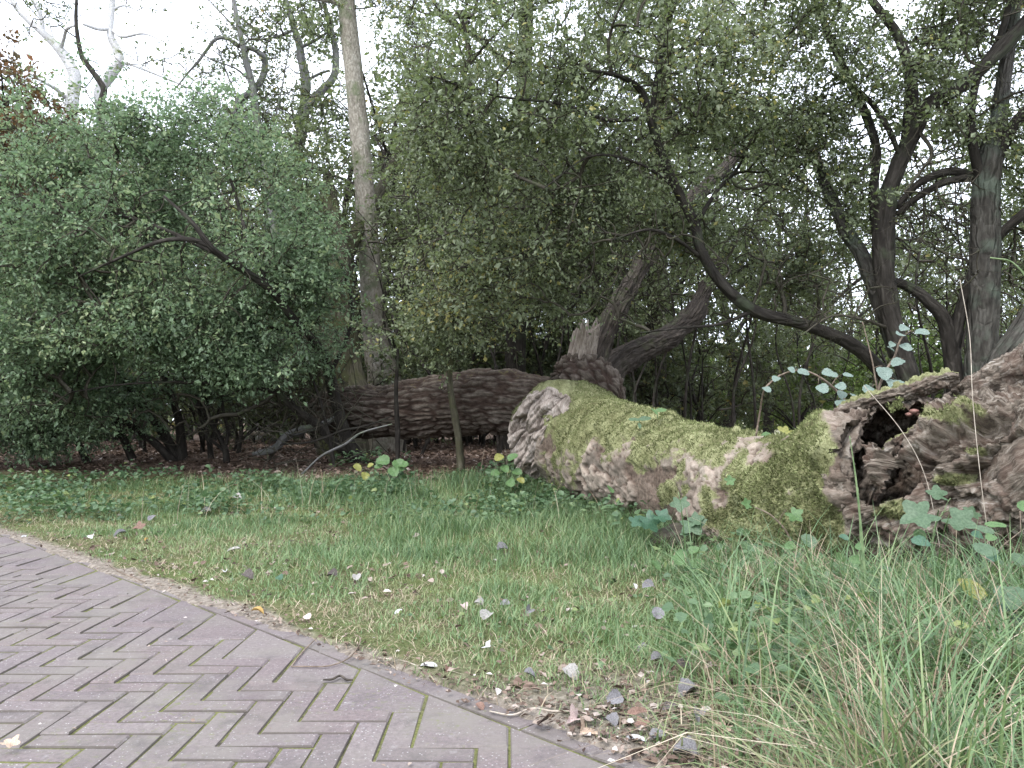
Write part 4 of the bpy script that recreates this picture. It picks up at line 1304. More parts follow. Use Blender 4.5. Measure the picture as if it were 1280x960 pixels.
# ------------------------------------------------------------------ the wood behind
def proto(kind, leaf, seed, ncl, ln, tl, nlf=10, ntw=3, tint0=.45):
    """trunk, twigs and crown meshes of a tree about 10 m tall, at the origin"""
    rng = np.random.default_rng(seed)
    h = {'tree': 10.0, 'bush': 3.2, 'pole': 6.5}[kind]
    bend = rng.normal(size=(5, 2)) * {'tree': .35, 'bush': .25, 'pole': .25}[kind]
    r0 = {'tree': .20, 'bush': .045, 'pole': .032}[kind]
    zs = np.linspace(-.2, h * .86, 5)
    tr_ = [[*(bend[i] * min(1, i * .5)), zs[i], r0 * (1 - .2 * i)] for i in range(5)]
    segs = [tube_mesh(tr_, 24, 9, .12, seed)]
    sk = [catmull(tr_, 30)[8:, :3]]
    nl = {'tree': 7, 'bush': 6, 'pole': 4}[kind]
    for k in range(nl):
        z0 = h * (rng.uniform(.28, .75) if kind != 'bush' else rng.uniform(.02, .3))
        c = catmull(tr_, 60)
        i = int(np.argmin(abs(c[:, 2] - z0)))
        a = rng.uniform(0, 2 * PI)
        ln_ = h * rng.uniform(.22, .36) * (1.2 if kind == 'bush' else 1)
        p0 = c[i, :3]
        d = np.array([math.cos(a), math.sin(a), 0])
        l = [[*p0, c[i, 3] * .6], [*(p0 + d * ln_ * .4 + [0, 0, ln_ * .35]), c[i, 3] * .45], [*(p0 + d * ln_ + [0, 0, ln_ * rng.uniform(.4, .9)]), c[i, 3] * .15]]
        segs.append(tube_mesh(l, 12, 7, .12, seed + k))
        sk.append(catmull(l, 14)[4:, :3])
    tv, tf, tb = merge(segs)
    sk = np.vstack(sk)
    n = ncl
    d = unit(rng.normal(size=(n * 3, 3)))
    rr = rng.random(n * 3) ** .4
    if kind == 'tree':
        q = np.array([0, 0, h * .62]) + d * rr[:, None] * np.array([2.9, 2.9, h * .40])
    elif kind == 'bush':
        q = np.array([0, 0, h * .52]) + d * rr[:, None] * np.array([1.9, 1.9, h * .48])
    else:
        q = np.array([0, 0, h * .70]) + d * rr[:, None] * np.array([1.2, 1.2, h * .34])
    k = vnoise(q * .75, seed) + .5 * vnoise(q * 2.0, seed + 1)
    q = q[np.argsort(-k + rng.normal(size=len(q)) * .25)[:n]]
    q = q[q[:, 2] > .15]
    a, b_, w = connect(sk, q, rng)
    r = .009 * (.5 + .5 * np.sqrt(w))
    s2 = [seg_tubes(a, b_, r * 1.25, r, .07, rng)]
    (o, e), (lv, lf, lt) = foliage(b_, rng, ntw, nlf, tl, ln, .1, .7, .62, tint0, .17, seed, False, b_ - a)
    s2.append(seg_tubes(o, e, np.full(len(o), .006), np.full(len(o), .002), .08, rng, 3, 2))
    wv, wf, wb = merge(s2)
    return (mk_mesh('trunk', tv, tf, BK_DARK, dict(bark=tb)), mk_mesh('twigs', wv, wf, BK_TWIG, dict(bark=wb)), mk_mesh('crown', lv, lf, leaf, dict(tint=lt), False))


PUTS = []


def put(pr, name, x, y, s, rz, label, cat, group, sz=None):
    root = empty(name, onground(x, y), label, cat, group)
    root.rotation_euler = (0, 0, rz)
    root.scale = (s, s, sz or s)
    for nm, me in zip(('trunk', 'twigs', 'crown'), pr):
        o = link(nm, me, root)
        if nm == 'twigs':
            o['kind'] = 'stuff'
    PUTS.append((label, cat, proj(np.array(root.location))[0], root))
    return root


rw = np.random.default_rng(99)
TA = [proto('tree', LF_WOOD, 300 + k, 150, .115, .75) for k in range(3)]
TB = [proto('tree', LF_HAW, 310 + k, 150, .10, .75, tint0=.55) for k in range(2)]
TU = [proto('tree', LF_AUT, 320, 220, .12, .5)]
BU = [proto('bush', LF_WOOD, 330 + k, 110, .075, .42, tint0=.4) for k in range(3)]
BR = [proto('bush', LF_BRT, 340 + k, 150, .085, .35) for k in range(2)]
PO = [proto('pole', LF_HAW, 350 + k, 60, .065, .35, 8, 3, .4) for k in range(4)]


def spot(px, Y):
    return P(px, 500, Y)[0], Y


# the wood behind the log: tall trees, some way apart
for px, Y, s in ((505, 20, 1.0), (575, 23, 1.1), (690, 24, 1.15), (745, 20, .95), (820, 26, 1.2), (905, 28, 1.2), (450, 24, 1.1), (400, 27, 1.0), (640, 29, 1.3), (760, 33, 1.35), (960, 33, 1.2),
                 (1010, 27, 1.0), (480, 36, 1.35), (590, 38, 1.4), (700, 40, 1.4)):
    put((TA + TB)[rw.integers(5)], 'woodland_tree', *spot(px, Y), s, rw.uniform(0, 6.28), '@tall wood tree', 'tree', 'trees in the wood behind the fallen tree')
# beyond the clearing
for px, Y, s in ((1060, 42, 1.0), (1120, 46, 1.0), (1180, 40, .85), (1240, 44, 1.0), (1310, 40, 1.0), (1010, 50, 1.1), (1390, 42, 1.1), (1150, 30, .8), (1275, 28, .85)):
    put((TA + TB)[rw.integers(5)], 'woodland_tree', *spot(px, Y), s, rw.uniform(0, 6.28), '@distant green tree', 'tree', 'trees beyond the clearing at the right')
# behind the big green shrub, tops against the sky
for px, Y, s in ((20, 24, 1.05), (75, 27, 1.12), (140, 25, 1.0), (205, 27, 1.08), (265, 24, .95), (320, 26, 1.02), (-60, 25, 1.25), (-150, 26, 1.25), (170, 34, 1.3), (285, 35, 1.3), (60, 36, 1.35), (375, 33, 1.15), (110, 30, 1.2), (235, 31, 1.15), (30, 40, 1.6), (150, 42, 1.6), (255, 44, 1.65), (340, 40, 1.45)):
    put((TA + TB)[rw.integers(5)], 'woodland_tree', *spot(px, Y), s, rw.uniform(0, 6.28), '@tall green tree', 'tree', 'trees behind the big green shrub')
put(TU[0], 'autumn_tree', *spot(12, 22.5), 1.15, .4, 'reddish-brown autumn tree at the upper left edge, behind the green shrub', 'tree', None)
put(TU[0], 'autumn_tree', *spot(-70, 21), 1.1, 2.4, 'russet autumn tree just outside the left edge, beside the reddish-brown one', 'tree', None)
# undergrowth
for k in range(46):
    px = rw.uniform(300, 1010)
    Y = rw.uniform(15.5, 27)
    if 880 < px < 1010 and Y > 17:
        continue
    put(BU[rw.integers(3)], 'undergrowth_bush', *spot(px, Y), rw.uniform(.65, 1.1), rw.uniform(0, 6.28), '@dim green bush', 'bush', 'bushes in the shade behind the fallen tree')
for k in range(16):
    px, Y = rw.uniform(-120, 330), rw.uniform(14.5, 22)
    put(BU[rw.integers(3)], 'undergrowth_bush', *spot(px, Y), rw.uniform(.7, 1.2), rw.uniform(0, 6.28), '@shaded bush', 'bush', 'bushes behind the big green shrub')
for k in range(38):
    px, Y = rw.uniform(1000, 1420), rw.uniform(19, 38)
    put((BR + BU)[rw.integers(5)], 'undergrowth_bush', *spot(px, Y), rw.uniform(.7, 1.25), rw.uniform(0, 6.28), '@light green bush', 'bush', 'bushes beyond the right-hand trunks')
for k in range(9):
    px, Y = rw.uniform(860, 1060), rw.uniform(34, 42)
    put((BR + BU)[rw.integers(5)], 'undergrowth_bush', *spot(px, Y), rw.uniform(.9, 1.3), rw.uniform(0, 6.28), '@distant bush', 'bush', 'bushes across the clearing')
for px, Y, s_ in ((640, 30, 1.2), (665, 34, 1.3), (700, 31, 1.25), (735, 35, 1.3), (765, 30, 1.2), (800, 34, 1.3), (835, 31, 1.2), (620, 24, 1.0), (720, 25, 1.05), (790, 24, 1.0), (540, 30, 1.3), (590, 33, 1.3), (480, 30, 1.3)):
    put(BU[rw.integers(3)], 'undergrowth_bush', *spot(px, Y), s_ * 1.15, rw.uniform(0, 6.28), '@dim green bush', 'bush', 'bushes in the shade behind the fallen tree')
# thin dark stems
for k in range(78):
    px = rw.uniform(480, 1000)
    Y = rw.uniform(13.8, 22)
    if 885 < px < 1005 and Y > 16:
        continue
    if Y < 14.6 and 690 < px < 900:
        Y += 1.5
    put(PO[rw.integers(4)], 'sapling', *spot(px, Y), rw.uniform(.75, 1.2), rw.uniform(0, 6.28), '@thin dark stem', 'sapling', 'thin stems in the shaded wood')
for k in range(14):
    px, Y = rw.uniform(1000, 1280), rw.uniform(12.5, 20)
    put(PO[rw.integers(4)], 'sapling', *spot(px, Y), rw.uniform(.7, 1.1), rw.uniform(0, 6.28), '@thin stem', 'sapling', 'thin stems between the right-hand trunks')
SECT = ((-9999, 'beside the big green shrub, past the left edge'), (0, 'behind the left half of the big green shrub'), (190, 'behind the right half of the big green shrub'), (430, 'behind the fallen limb'), (620, 'behind the bend and broken stub'), (740, 'behind the two leaning limbs'),
        (880, 'behind the dip of the mossy trunk'), (1010, 'left of the dark forked trunk'), (1120, 'between the forked and lichened trunks'), (1215, 'right of the lichened trunk'))
ORD = 'first second third fourth fifth sixth seventh eighth ninth tenth eleventh twelfth thirteenth fourteenth fifteenth sixteenth seventeenth eighteenth nineteenth twentieth twenty-first twenty-second twenty-third twenty-fourth twenty-fifth twenty-sixth twenty-seventh twenty-eighth twenty-ninth thirtieth'.split()
byk = {}
for lab, cat, px, root in PUTS:
    if cat and lab.startswith('@'):
        ph = [q for x0, q in SECT if px >= x0][-1]
        byk.setdefault((lab[1:], ph), []).append((px, root))
for (lab, ph), l in byk.items():
    l.sort(key=lambda q: q[0])
    for i, (px, root) in enumerate(l):
        root['label'] = lab + ' ' + ph if len(l) == 1 else '%s %s from the left %s' % (ORD[i], lab, ph)
# two stems in front of the limb
for pts_, lab in (([(497, 585, 11.4, .035), (497, 540, 11.4, .034), (495, 490, 11.35, .03), (497, 440, 11.3, .022), (490, 380, 11.3, .012)], 'thin dark upright stem in front of the fallen limb, left of its thicker neighbour'),
                  ([(577, 592, 11.0, .055), (573, 545, 11.0, .05), (566, 505, 11.0, .046), (562, 470, 11.0, .04), (566, 430, 10.95, .03), (556, 370, 10.9, .018)], 'crooked brown sapling stem crossing in front of the fallen limb')):
    tree('sapling', lab, 'sapling', [pts_], [(pts_[-1][0], 410, 10.8, 46, 46, .5, 34)], BK_MOSS if 'brown' in lab else BK_DARK, LF_HAW, 3, 8, .22, .05, .3, 1.1, 60 + len(lab), tint0=.5, twig_r=.004)
# a far belt of wood that closes the view
rng = np.random.default_rng(5)
V, Tn = [], []
n = 60000
x = rng.uniform(-95, 80, n)
y = 58 + rng.uniform(0, 14, n)
top = 11.5 + 3.0 * vnoise(np.stack([x * .12, x * 0, x * 0], -1), 9) + 1.5 * vnoise(np.stack([x * .5, x * 0, x * 0], -1), 10) - 5.5 * sstep(12, 24, x)
z = gz(x, y) + top * rng.random(n) ** 1.15
q = np.stack([x, y, z], -1)
kk = vnoise(q * .35, 50) + .6 * vnoise(q * .9, 51)
kk = kk + .9 * sstep(6, 2, q[:, 2])
q = q[kk > -.45]
n = len(q)
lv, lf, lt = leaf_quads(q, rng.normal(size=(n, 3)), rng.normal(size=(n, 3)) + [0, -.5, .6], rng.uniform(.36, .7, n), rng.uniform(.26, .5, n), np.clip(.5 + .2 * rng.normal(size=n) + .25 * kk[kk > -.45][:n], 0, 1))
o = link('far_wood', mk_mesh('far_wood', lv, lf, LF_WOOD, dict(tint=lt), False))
tag(o, kind='stuff')
# ------------------------------------------------------------------ grass and ground cover
t = NT('grass_blade')
t_c = t.ramp(t.attr('tint'), [(0, (.070, .118, .056)), (.3, (.125, .202, .092)), (.55, (.188, .268, .120)), (.75, (.26, .30, .14)), (1, (.39, .35, .22))])
p_ = t.bsdf(t_c, .5, .4, final=False)
tr_ = t.node('BsdfTranslucent')
t.put(tr_.inputs['Color'], t.mix(.5, t_c, (.16, .26, .05)))
m_ = t.node('MixShader')
m_.inputs[0].default_value = .3
t.l.new(p_, m_.inputs[1])
t.l.new(tr_.outputs[0], m_.inputs[2])
t.l.new(m_.outputs[0], t.out.inputs['Surface'])
M_GRASS = t.m
t = NT('dry_grass')
t.bsdf(t.ramp(t.attr('tint'), [(0, (.12, .085, .055)), (.5, (.28, .22, .15)), (1, (.48, .41, .31))]), .8, .15)
M_DRY = t.m
M_COVER = leaf_mat('ground_cover_leaf', [(0, (.040, .070, .036)), (.4, (.080, .135, .066)), (.8, (.135, .20, .095)), (1, (.25, .28, .09))], .3, .45, .4, tcol=(.10, .22, .06))
t = NT('dead_leaf')
pp = t.objpos()
t_c = t.ramp(t.attr('tint'), [(0, (.040, .024, .018)), (.3, (.105, .070, .052)), (.55, (.18, .125, .095)), (.8, (.31, .25, .21)), (1, (.46, .41, .38))])
t.bsdf(t_c, .75, .25)
M_DEAD = t.m

LOGLINE = np.array([[.55, 11.1], [1.1, 9.2], [1.5, 7.9], [1.82, 6.75], [2.07, 6.0], [2.3, 5.4], [2.5, 5.05], [2.75, 4.75], [3.0, 4.5], [3.3, 4.2]])


def log_dist(x, y):
    d = np.full(np.shape(x), 9e9)
    for (x1, y1), (x2, y2) in zip(LOGLINE[:-1], LOGLINE[1:]):
        tt = np.clip(((x - x1) * (x2 - x1) + (y - y1) * (y2 - y1)) / ((x2 - x1) ** 2 + (y2 - y1) ** 2), 0, 1)
        d = np.minimum(d, np.hypot(x - x1 - tt * (x2 - x1), y - y1 - tt * (y2 - y1)))
    return d


def front_of_log(x, y):
    return x < np.interp(-y, -LOGLINE[:, 1], LOGLINE[:, 0])


def tall_amount(x, y):
    return sstep(.45, 1.25, x - .16 * (y - 3.2)) * sstep(7.5, 5.5, y)


def scatter(n, r0, r1, rng, a0=-46, a1=46):
    r = rng.uniform(r0, r1, n)
    a = np.radians(rng.uniform(a0, a1, n))
    return r * np.sin(a), r * np.cos(a)


def blades(x, y, h, w, lean, rng, tint, segs=3, az=None, curve=1.0):
    n = len(x)
    z = gz(x, y) - .01
    az = rng.uniform(0, 2 * PI, n) if az is None else az
    d = np.stack([np.cos(az), np.sin(az), az * 0], -1)
    s = np.stack([-np.sin(az), np.cos(az), az * 0], -1)
    tw = rng.uniform(-.9, .9, n)[:, None]
    s = unit(s + d * tw)
    V = np.empty((n, segs * 2 + 1, 3))
    o = np.stack([x, y, z], -1)
    for i in range(segs + 1):
        u = i / segs
        out = lean * h * (u ** (1 + curve))
        up = h * u * np.sqrt(np.clip(1 - (lean * u * .62) ** 2, .05, 1))
        c = o + d * out[:, None] + np.array([0, 0, 1.0]) * up[:, None]
        ww = (w * (1 - .75 * u ** 1.5))[:, None]
        if i < segs:
            V[:, 2 * i] = c - s * ww * .5
            V[:, 2 * i + 1] = c + s * ww * .5
        else:
            V[:, 2 * i] = c
    k = segs * 2 + 1
    b = np.arange(n)[:, None] * k
    q = np.concatenate([b + np.array([[2 * i, 2 * i + 1, 2 * i + 3, 2 * i + 2]]) for i in range(segs - 1)], 0) if segs > 1 else None
    tr = b + np.array([[2 * segs - 2, 2 * segs - 1, 2 * segs]])
    return V.reshape(-1, 3), [q, tr] if q is not None else [tr], np.repeat(np.clip(tint, 0, 1), k)


def stuff(name, v, f, mat, tint, smooth=False):
    o = link(name, mk_mesh(name, v, f, mat, dict(tint=tint), smooth))
    return tag(o, kind='stuff')


rng = np.random.default_rng(8)
# short verge grass
x, y = scatter(165000, 1.7, 11.6, rng)
d = path_d(x, y)
pat = fbm(np.stack([x, y, x * 0], -1) * 1.7, 3, 61)
pat2 = fbm(np.stack([x, y, x * 0], -1) * 6, 2, 62)
bareness = sstep(.09, -.02, d) * .75 + sstep(.8, .15, np.hypot(x - .25, y - 2.85)) * .7
keep = (d > -.01 + .03 * pat2) & (rng.random(len(x)) < np.clip(1.0 + .9 * pat + .9 * pat2 - 1.05 * bareness, .03, 1)) & (litter_amount(x, y) < .55) & (log_dist(x, y) > .3) & (front_of_log(x, y))
x, y, d, pat = x[keep], y[keep], d[keep], pat[keep]
n = len(x)
lush = sstep(1.2, 3.6, d)
h = (.028 + .035 * sstep(.1, .9, d) + .085 * lush + .07 * sstep(.9, .4, log_dist(x, y))) * rng.uniform(.55, 1.45, n) * (1 + .8 * pat).clip(.4)
yel = .52 - .14 * lush + .20 * sstep(1.4, .2, d) - .42 * pat + .16 * rng.normal(size=n) + .5 * (rng.random(n) < .07)
v, f, ti = blades(x, y, h, rng.uniform(.0032, .0058, n) * (1 + .06 * y), rng.uniform(.2, 1.15, n), rng, yel)
stuff('grass', v, f, M_GRASS, ti)
# thatch lying between the blades
x, y = scatter(64000, 1.7, 10.5, rng)
d = path_d(x, y)
k = (d > -.02) & (fbm(np.stack([x, y, x * 0], -1) * 1.7, 3, 61) < rng.normal(.0, .25, len(x)) + .2) & (litter_amount(x, y) < .6) & front_of_log(x, y) & (rng.random(len(x)) < np.where(d < .9, 1, .5))
x, y = x[k], y[k]
n = len(x)
v, f, ti = blades(x, y, rng.uniform(.03, .10, n), rng.uniform(.002, .0045, n) * (1 + .06 * y), rng.uniform(1.25, 1.6, n), rng, rng.normal(.5, .22, n), 2, curve=.2)
stuff('dry_thatch', v, f, M_DRY, ti)
# tall grass at the right and along the log
x, y = scatter(56000, 1.75, 7.0, rng, 0, 44)
x2, y2 = scatter(30000, 4.5, 10.6, rng, -20, 24)
x2k = (log_dist(x2, y2) < .95)
x, y = np.concatenate([x, x2[x2k]]), np.concatenate([y, y2[x2k]])
ta = np.maximum(tall_amount(x, y), .75 * sstep(1.0, .35, log_dist(x, y)) * (y > 4.5))
clump = fbm(np.stack([x, y, x * 0], -1) * 3.1, 2, 63)
k = (rng.random(len(x)) < ta * np.clip(.50 + 1.9 * clump, .03, 1)) & front_of_log(x, y) & (log_dist(x, y) > .33)
x, y, ta, clump = x[k], y[k], ta[k], clump[k]
n = len(x)
h = (.11 + .24 * ta * (1 + .6 * clump)) * rng.uniform(.5, 1.5, n) * (1 - .36 * sstep(3.7, 4.6, y) * sstep(2.9, 2.3, x))
clump2 = fbm(np.stack([x, y, x * 0], -1) * 2.3 + 5, 3, 64)
dry = rng.random(n) < np.clip(.16 + .8 * clump2, .03, .5)
az = rng.uniform(0, 2 * PI, n)
lean = rng.uniform(.25, 1.5, n)
wd_ = rng.uniform(.0035, .0105, n)
v, f, ti = blades(x[~dry], y[~dry], h[~dry], wd_[~dry] * 1.1, lean[~dry], rng, .36 + .15 * rng.normal(size=(~dry).sum()) + .55 * fbm(np.stack([x, y, x * 0], -1)[~dry] * 2.7 + 9, 2, 65), 4, az[~dry])
stuff('tall_grass', v, f, M_GRASS, ti)
v, f, ti = blades(x[dry], y[dry], h[dry] * 1.05, wd_[dry] * .7, np.clip(lean[dry] * 1.15, .4, 1.55), rng, rng.normal(.5, .22, dry.sum()), 4, az[dry])
stuff('dry_tall_grass', v, f, M_DRY, ti)
# long single stalks
x, y = scatter(700, 2.0, 5.4, rng, 8, 42)
k = (tall_amount(x, y) > .4) & front_of_log(x, y)
x, y = x[k], y[k]
n = len(x)
v, f, ti = blades(x, y, rng.uniform(.32, .66, n), rng.uniform(.005, .011, n), rng.uniform(.2, 1.2, n), rng, rng.normal(.30, .2, n), 5)
stuff('grass_stalks', v, f, M_GRASS, ti)
x, y = scatter(500, 2.0, 10.4, rng, -30, 42)
k = ((tall_amount(x, y) > .3) | (y > 7.6)) & front_of_log(x, y) & (litter_amount(x, y) < .8)
x, y = x[k], y[k]
n = len(x)
v, f, ti = blades(x, y, rng.uniform(.3, .62, n), rng.uniform(.002, .005, n) * (1 + .06 * y), rng.uniform(.1, 1.2, n), rng, rng.normal(.65, .2, n), 5)
stuff('dry_stalks', v, f, M_DRY, ti)

# low leafy ground cover along the shade and round the log
def cover(n, r0, r1, a0, a1, cond, zmax, ln, seed, name, tint0=.45):
    r = np.random.default_rng(seed)
    x, y = scatter(n, r0, r1, r, a0, a1)
    kk = fbm(np.stack([x, y, x * 0], -1) * 1.3, 3, seed) + .5 * fbm(np.stack([x, y, x * 0], -1) * 5, 2, seed + 1)
    k = cond(x, y, kk, r)
    x, y, kk = x[k], y[k], kk[k]
    m = len(x)
    z = gz(x, y) + (zmax * (1 + .8 * kk) * r.random(m) ** .8).clip(.01)
    s = ln * np.clip(r.normal(1, .3, m), .4, 1.8) * (1 + .03 * y)
    v, f, ti = leaf_hex(np.stack([x, y, z], -1), r.normal(size=(m, 3)) * [1, 1, .35], r.normal(size=(m, 3)) * .45 + [0, -.15, 1], s, s * .8, np.clip(tint0 + .2 * r.normal(size=m) + .2 * kk, 0, 1), .10)
    stuff(name, v, f, M_COVER, ti)


cover(60000, 6.0, 12.2, -46, 14, lambda x, y, k, r: (r.random(len(x)) < np.clip(sstep(7.3, 9.3, y + .8 * k - .25 * x * 0) * (.25 + 1.5 * k), 0, 1)) & (litter_amount(x, y) < .5 + .8 * k) & (log_dist(x, y) > .5), .15, .040, 71, 'ground_cover', .42)
cover(14000, 4.2, 10.6, -10, 24, lambda x, y, k, r: (r.random(len(x)) < np.clip(sstep(1.1, .5, log_dist(x, y)) * (.25 + 1.5 * k), 0, 1)) & front_of_log(x, y) & (log_dist(x, y) > .42), .20, .045, 73, 'ground_cover', .5)
cover(8000, 1.9, 5.4, 8, 44, lambda x, y, k, r: (r.random(len(x)) < np.clip(tall_amount(x, y) * (.05 + 1.7 * k), 0, 1)) & front_of_log(x, y), .20, .040, 75, 'ground_cover', .5)
cover(2600, 2.4, 8.0, -46, 14, lambda x, y, k, r: (r.random(len(x)) < np.clip(1.6 * k - .1, 0, 1)) & (path_d(x, y) > .25), .03, .024, 77, 'clover', .6)

# leaf litter: the wood floor, and blown along the path edge
def litter(x, y, s, seed, name, t0=.42, tv=.22, fn=leaf_hex):
    r = np.random.default_rng(seed)
    m = len(x)
    z = gz(x, y) + r.uniform(.003, .03, m)
    v, f, ti = fn(np.stack([x, y, z], -1), r.normal(size=(m, 3)) * [1, 1, .25], r.normal(size=(m, 3)) * .35 + [0, 0, 1], s, s * r.uniform(.5, .8, m), np.clip(t0 + tv * r.normal(size=m), 0, 1), .15)
    stuff(name, v, f, M_DEAD, ti)


x, y = scatter(60000, 10.0, 26, rng, -44, 44)
k = rng.random(len(x)) < litter_amount(x, y) * .6
litter(x[k], y[k], rng.uniform(.05, .11, k.sum()), 81, 'leaf_litter', .40, .2, leaf_quads)
x, y = scatter(52000, 2.0, 9.0, rng, -46, 30)
d = path_d(x, y)
k = (d > -.10) & (rng.random(len(x)) < np.exp(-((d - .03) / .11) ** 2) * .5 + .55 * sstep(.9, .2, np.hypot(x - .35, y - 2.75)) * (d > -.06))
litter(x[k], y[k], rng.uniform(.008, .034, k.sum()), 83, 'leaf_crumbs', .42, .24, leaf_quads)
x, y = scatter(9000, 2.0, 4.2, rng, -25, 32)
k = (path_d(x, y) > -.06) & (rng.random(len(x)) < .20 * np.exp(-(np.hypot((x - .55) * .8, y - 2.75) / .6) ** 2))
litter(x[k], y[k], rng.uniform(.02, .06, k.sum()), 87, 'corner_litter', .5, .28)
x, y = scatter(5200, 2.2, 9.5, rng, -46, 35)
k = (path_d(x, y) > .1) & front_of_log(x, y) & (fbm(np.stack([x, y, x * 0], -1) * 1.2, 2, 84) > -.1)
litter(x[k], y[k], rng.uniform(.016, .055, k.sum()), 85, 'scattered_leaves', .5, .26)
x, y = scatter(380, 2.0, 7, rng, -46, 5)
k = path_d(x, y) < -.1
litter(x[k][:60], y[k][:60], rng.uniform(.008, .02, min(60, k.sum())), 86, 'path_crumbs', .8, .2)

# ------------------------------------------------------------------ single leaves and plants
def leaf_shape(kind, curl=.1, seed=0, wav=.03):
    """unit-long leaf lying in the xy plane, stalk end at the origin, tip at +x"""
    r = np.random.default_rng(seed)
    n = 40
    th = np.linspace(0, 2 * PI, n, endpoint=False)
    if kind == 'lobed':
        fr = np.abs(((th * 5 / (2 * PI)) + .5) % 1 - .5) * 2
        rad = .54 * (1 - .40 * fr ** 1.1) * (1 + .035 * np.sin(th * 21))
        rad = rad * (1 - .45 * np.exp(-((np.abs(th - PI)) / .5) ** 2))
        wx, wy = 1.0, 1.0
    elif kind == 'poplar':
        rad = .5 * (1 + .12 * np.cos(th) + .07 * np.cos(3 * th)) * (1 + .045 * np.sin(th * 11))
        wx, wy = 1.0, .86
    elif kind == 'heart':
        rad = .5 * (1 + .16 * np.cos(th) + .10 * np.cos(3 * th)) * (1 - .35 * np.exp(-((np.abs(th - PI)) / .3) ** 2))
        wx, wy = 1.0, .82
    elif kind == 'round':
        rad = .5 * (1 + .05 * np.sin(th * 9))
        wx, wy = 1.0, .85
    else:
        rad = .5 * (1 + .10 * np.cos(2 * th)) * (1 + .03 * np.sin(th * 10))
        wx, wy = 1.0, .52
    X, Y_ = rad * np.cos(th) * wx, rad * np.sin(th) * wy
    rings = [np.stack([X * s, Y_ * s], -1) for s in (1, .62, .28)]
    v = np.vstack(rings + [np.zeros((1, 2))])
    z = curl * (np.abs(v[:, 1]) * 1.6 - .9 * v[:, 0] ** 2) + wav * vnoise(np.column_stack([v * 4, v[:, :1] * 0 + seed]), seed)
    v = np.column_stack([v[:, 0] + .5, v[:, 1], z])
    j = np.arange(n)
    q = np.vstack([np.stack([o + j, o + (j + 1) % n, o + n + (j + 1) % n, o + n + j], 1) for o in (0, n)])
    f3 = np.stack([2 * n + j, 2 * n + (j + 1) % n, np.full(n, 3 * n)], 1)
    return v, [q, f3]


def leaf_col(name, c1, c2, trans=.25, rough=.5, vein=True):
    t = NT(name)
    pp = t.objpos()
    n = t.noise(pp, 14, 4, .6)
    c = t.ramp(n, [(.38, c1), (.62, c2)])
    p_ = t.bsdf(c, rough, .35, t.bump(n, .3, .003), final=False)
    if trans > 0:
        tr = t.node('BsdfTranslucent')
        t.put(tr.inputs['Color'], c)
        m = t.node('MixShader')
        m.inputs[0].default_value = trans
        t.l.new(p_, m.inputs[1])
        t.l.new(tr.outputs[0], m.inputs[2])
        t.l.new(m.outputs[0], t.out.inputs['Surface'])
    else:
        t.l.new(p_, t.out.inputs['Surface'])
    return t.m


LC = dict(grey=leaf_col('grey_dead_leaf', (.11, .102, .105), (.20, .19, .195), 0, .7), pale=leaf_col('pale_dead_leaf', (.20, .185, .17), (.33, .31, .285), 0, .7),
          white=leaf_col('white_dead_leaf', (.34, .33, .32), (.50, .49, .48), 0, .7), tan=leaf_col('tan_dead_leaf', (.30, .21, .15), (.48, .36, .27), 0, .7),
          red=leaf_col('reddish_dead_leaf', (.12, .066, .048), (.21, .125, .092), 0, .65), yellow=leaf_col('yellow_dead_leaf', (.34, .21, .06), (.46, .31, .11), .1, .6),
          dark=leaf_col('dark_dead_leaf', (.045, .036, .032), (.11, .09, .08), 0, .7), pink=leaf_col('pinkish_dead_leaf', (.34, .25, .23), (.48, .38, .35), 0, .7),
          green=leaf_col('fresh_leaf', (.065, .125, .045), (.115, .195, .07)), dkgreen=leaf_col('dark_green_leaf', (.030, .075, .042), (.06, .125, .07), .15, .4),
          blue=leaf_col('bluish_leaf', (.058, .100, .052), (.105, .160, .090)), silver=leaf_col('silvery_leaf', (.11, .155, .125), (.21, .265, .225), .25), lime=leaf_col('lime_leaf', (.14, .21, .05), (.23, .31, .09), .35),
          yelgreen=leaf_col('yellowing_leaf', (.17, .19, .045), (.30, .28, .085), .3))
SHAPES = {}


def shape_mesh(kind, colr, var, curl):
    key = (kind, colr, var, curl)
    if key not in SHAPES:
        v, f = leaf_shape(kind, curl, var, .04)
        SHAPES[key] = mk_mesh('leaf', v, f, LC[colr])
    return SHAPES[key]


def orient(o, loc, size, n, yaw):
    n = Vector(n).normalized()
    x = Vector((math.cos(yaw), math.sin(yaw), 0))
    x = (x - n * x.dot(n)).normalized()
    y = n.cross(x)
    m = Matrix((x, y, n)).transposed().to_4x4()
    o.matrix_local = Matrix.Translation(Vector(loc)) @ m @ Matrix.Scale(size, 4)


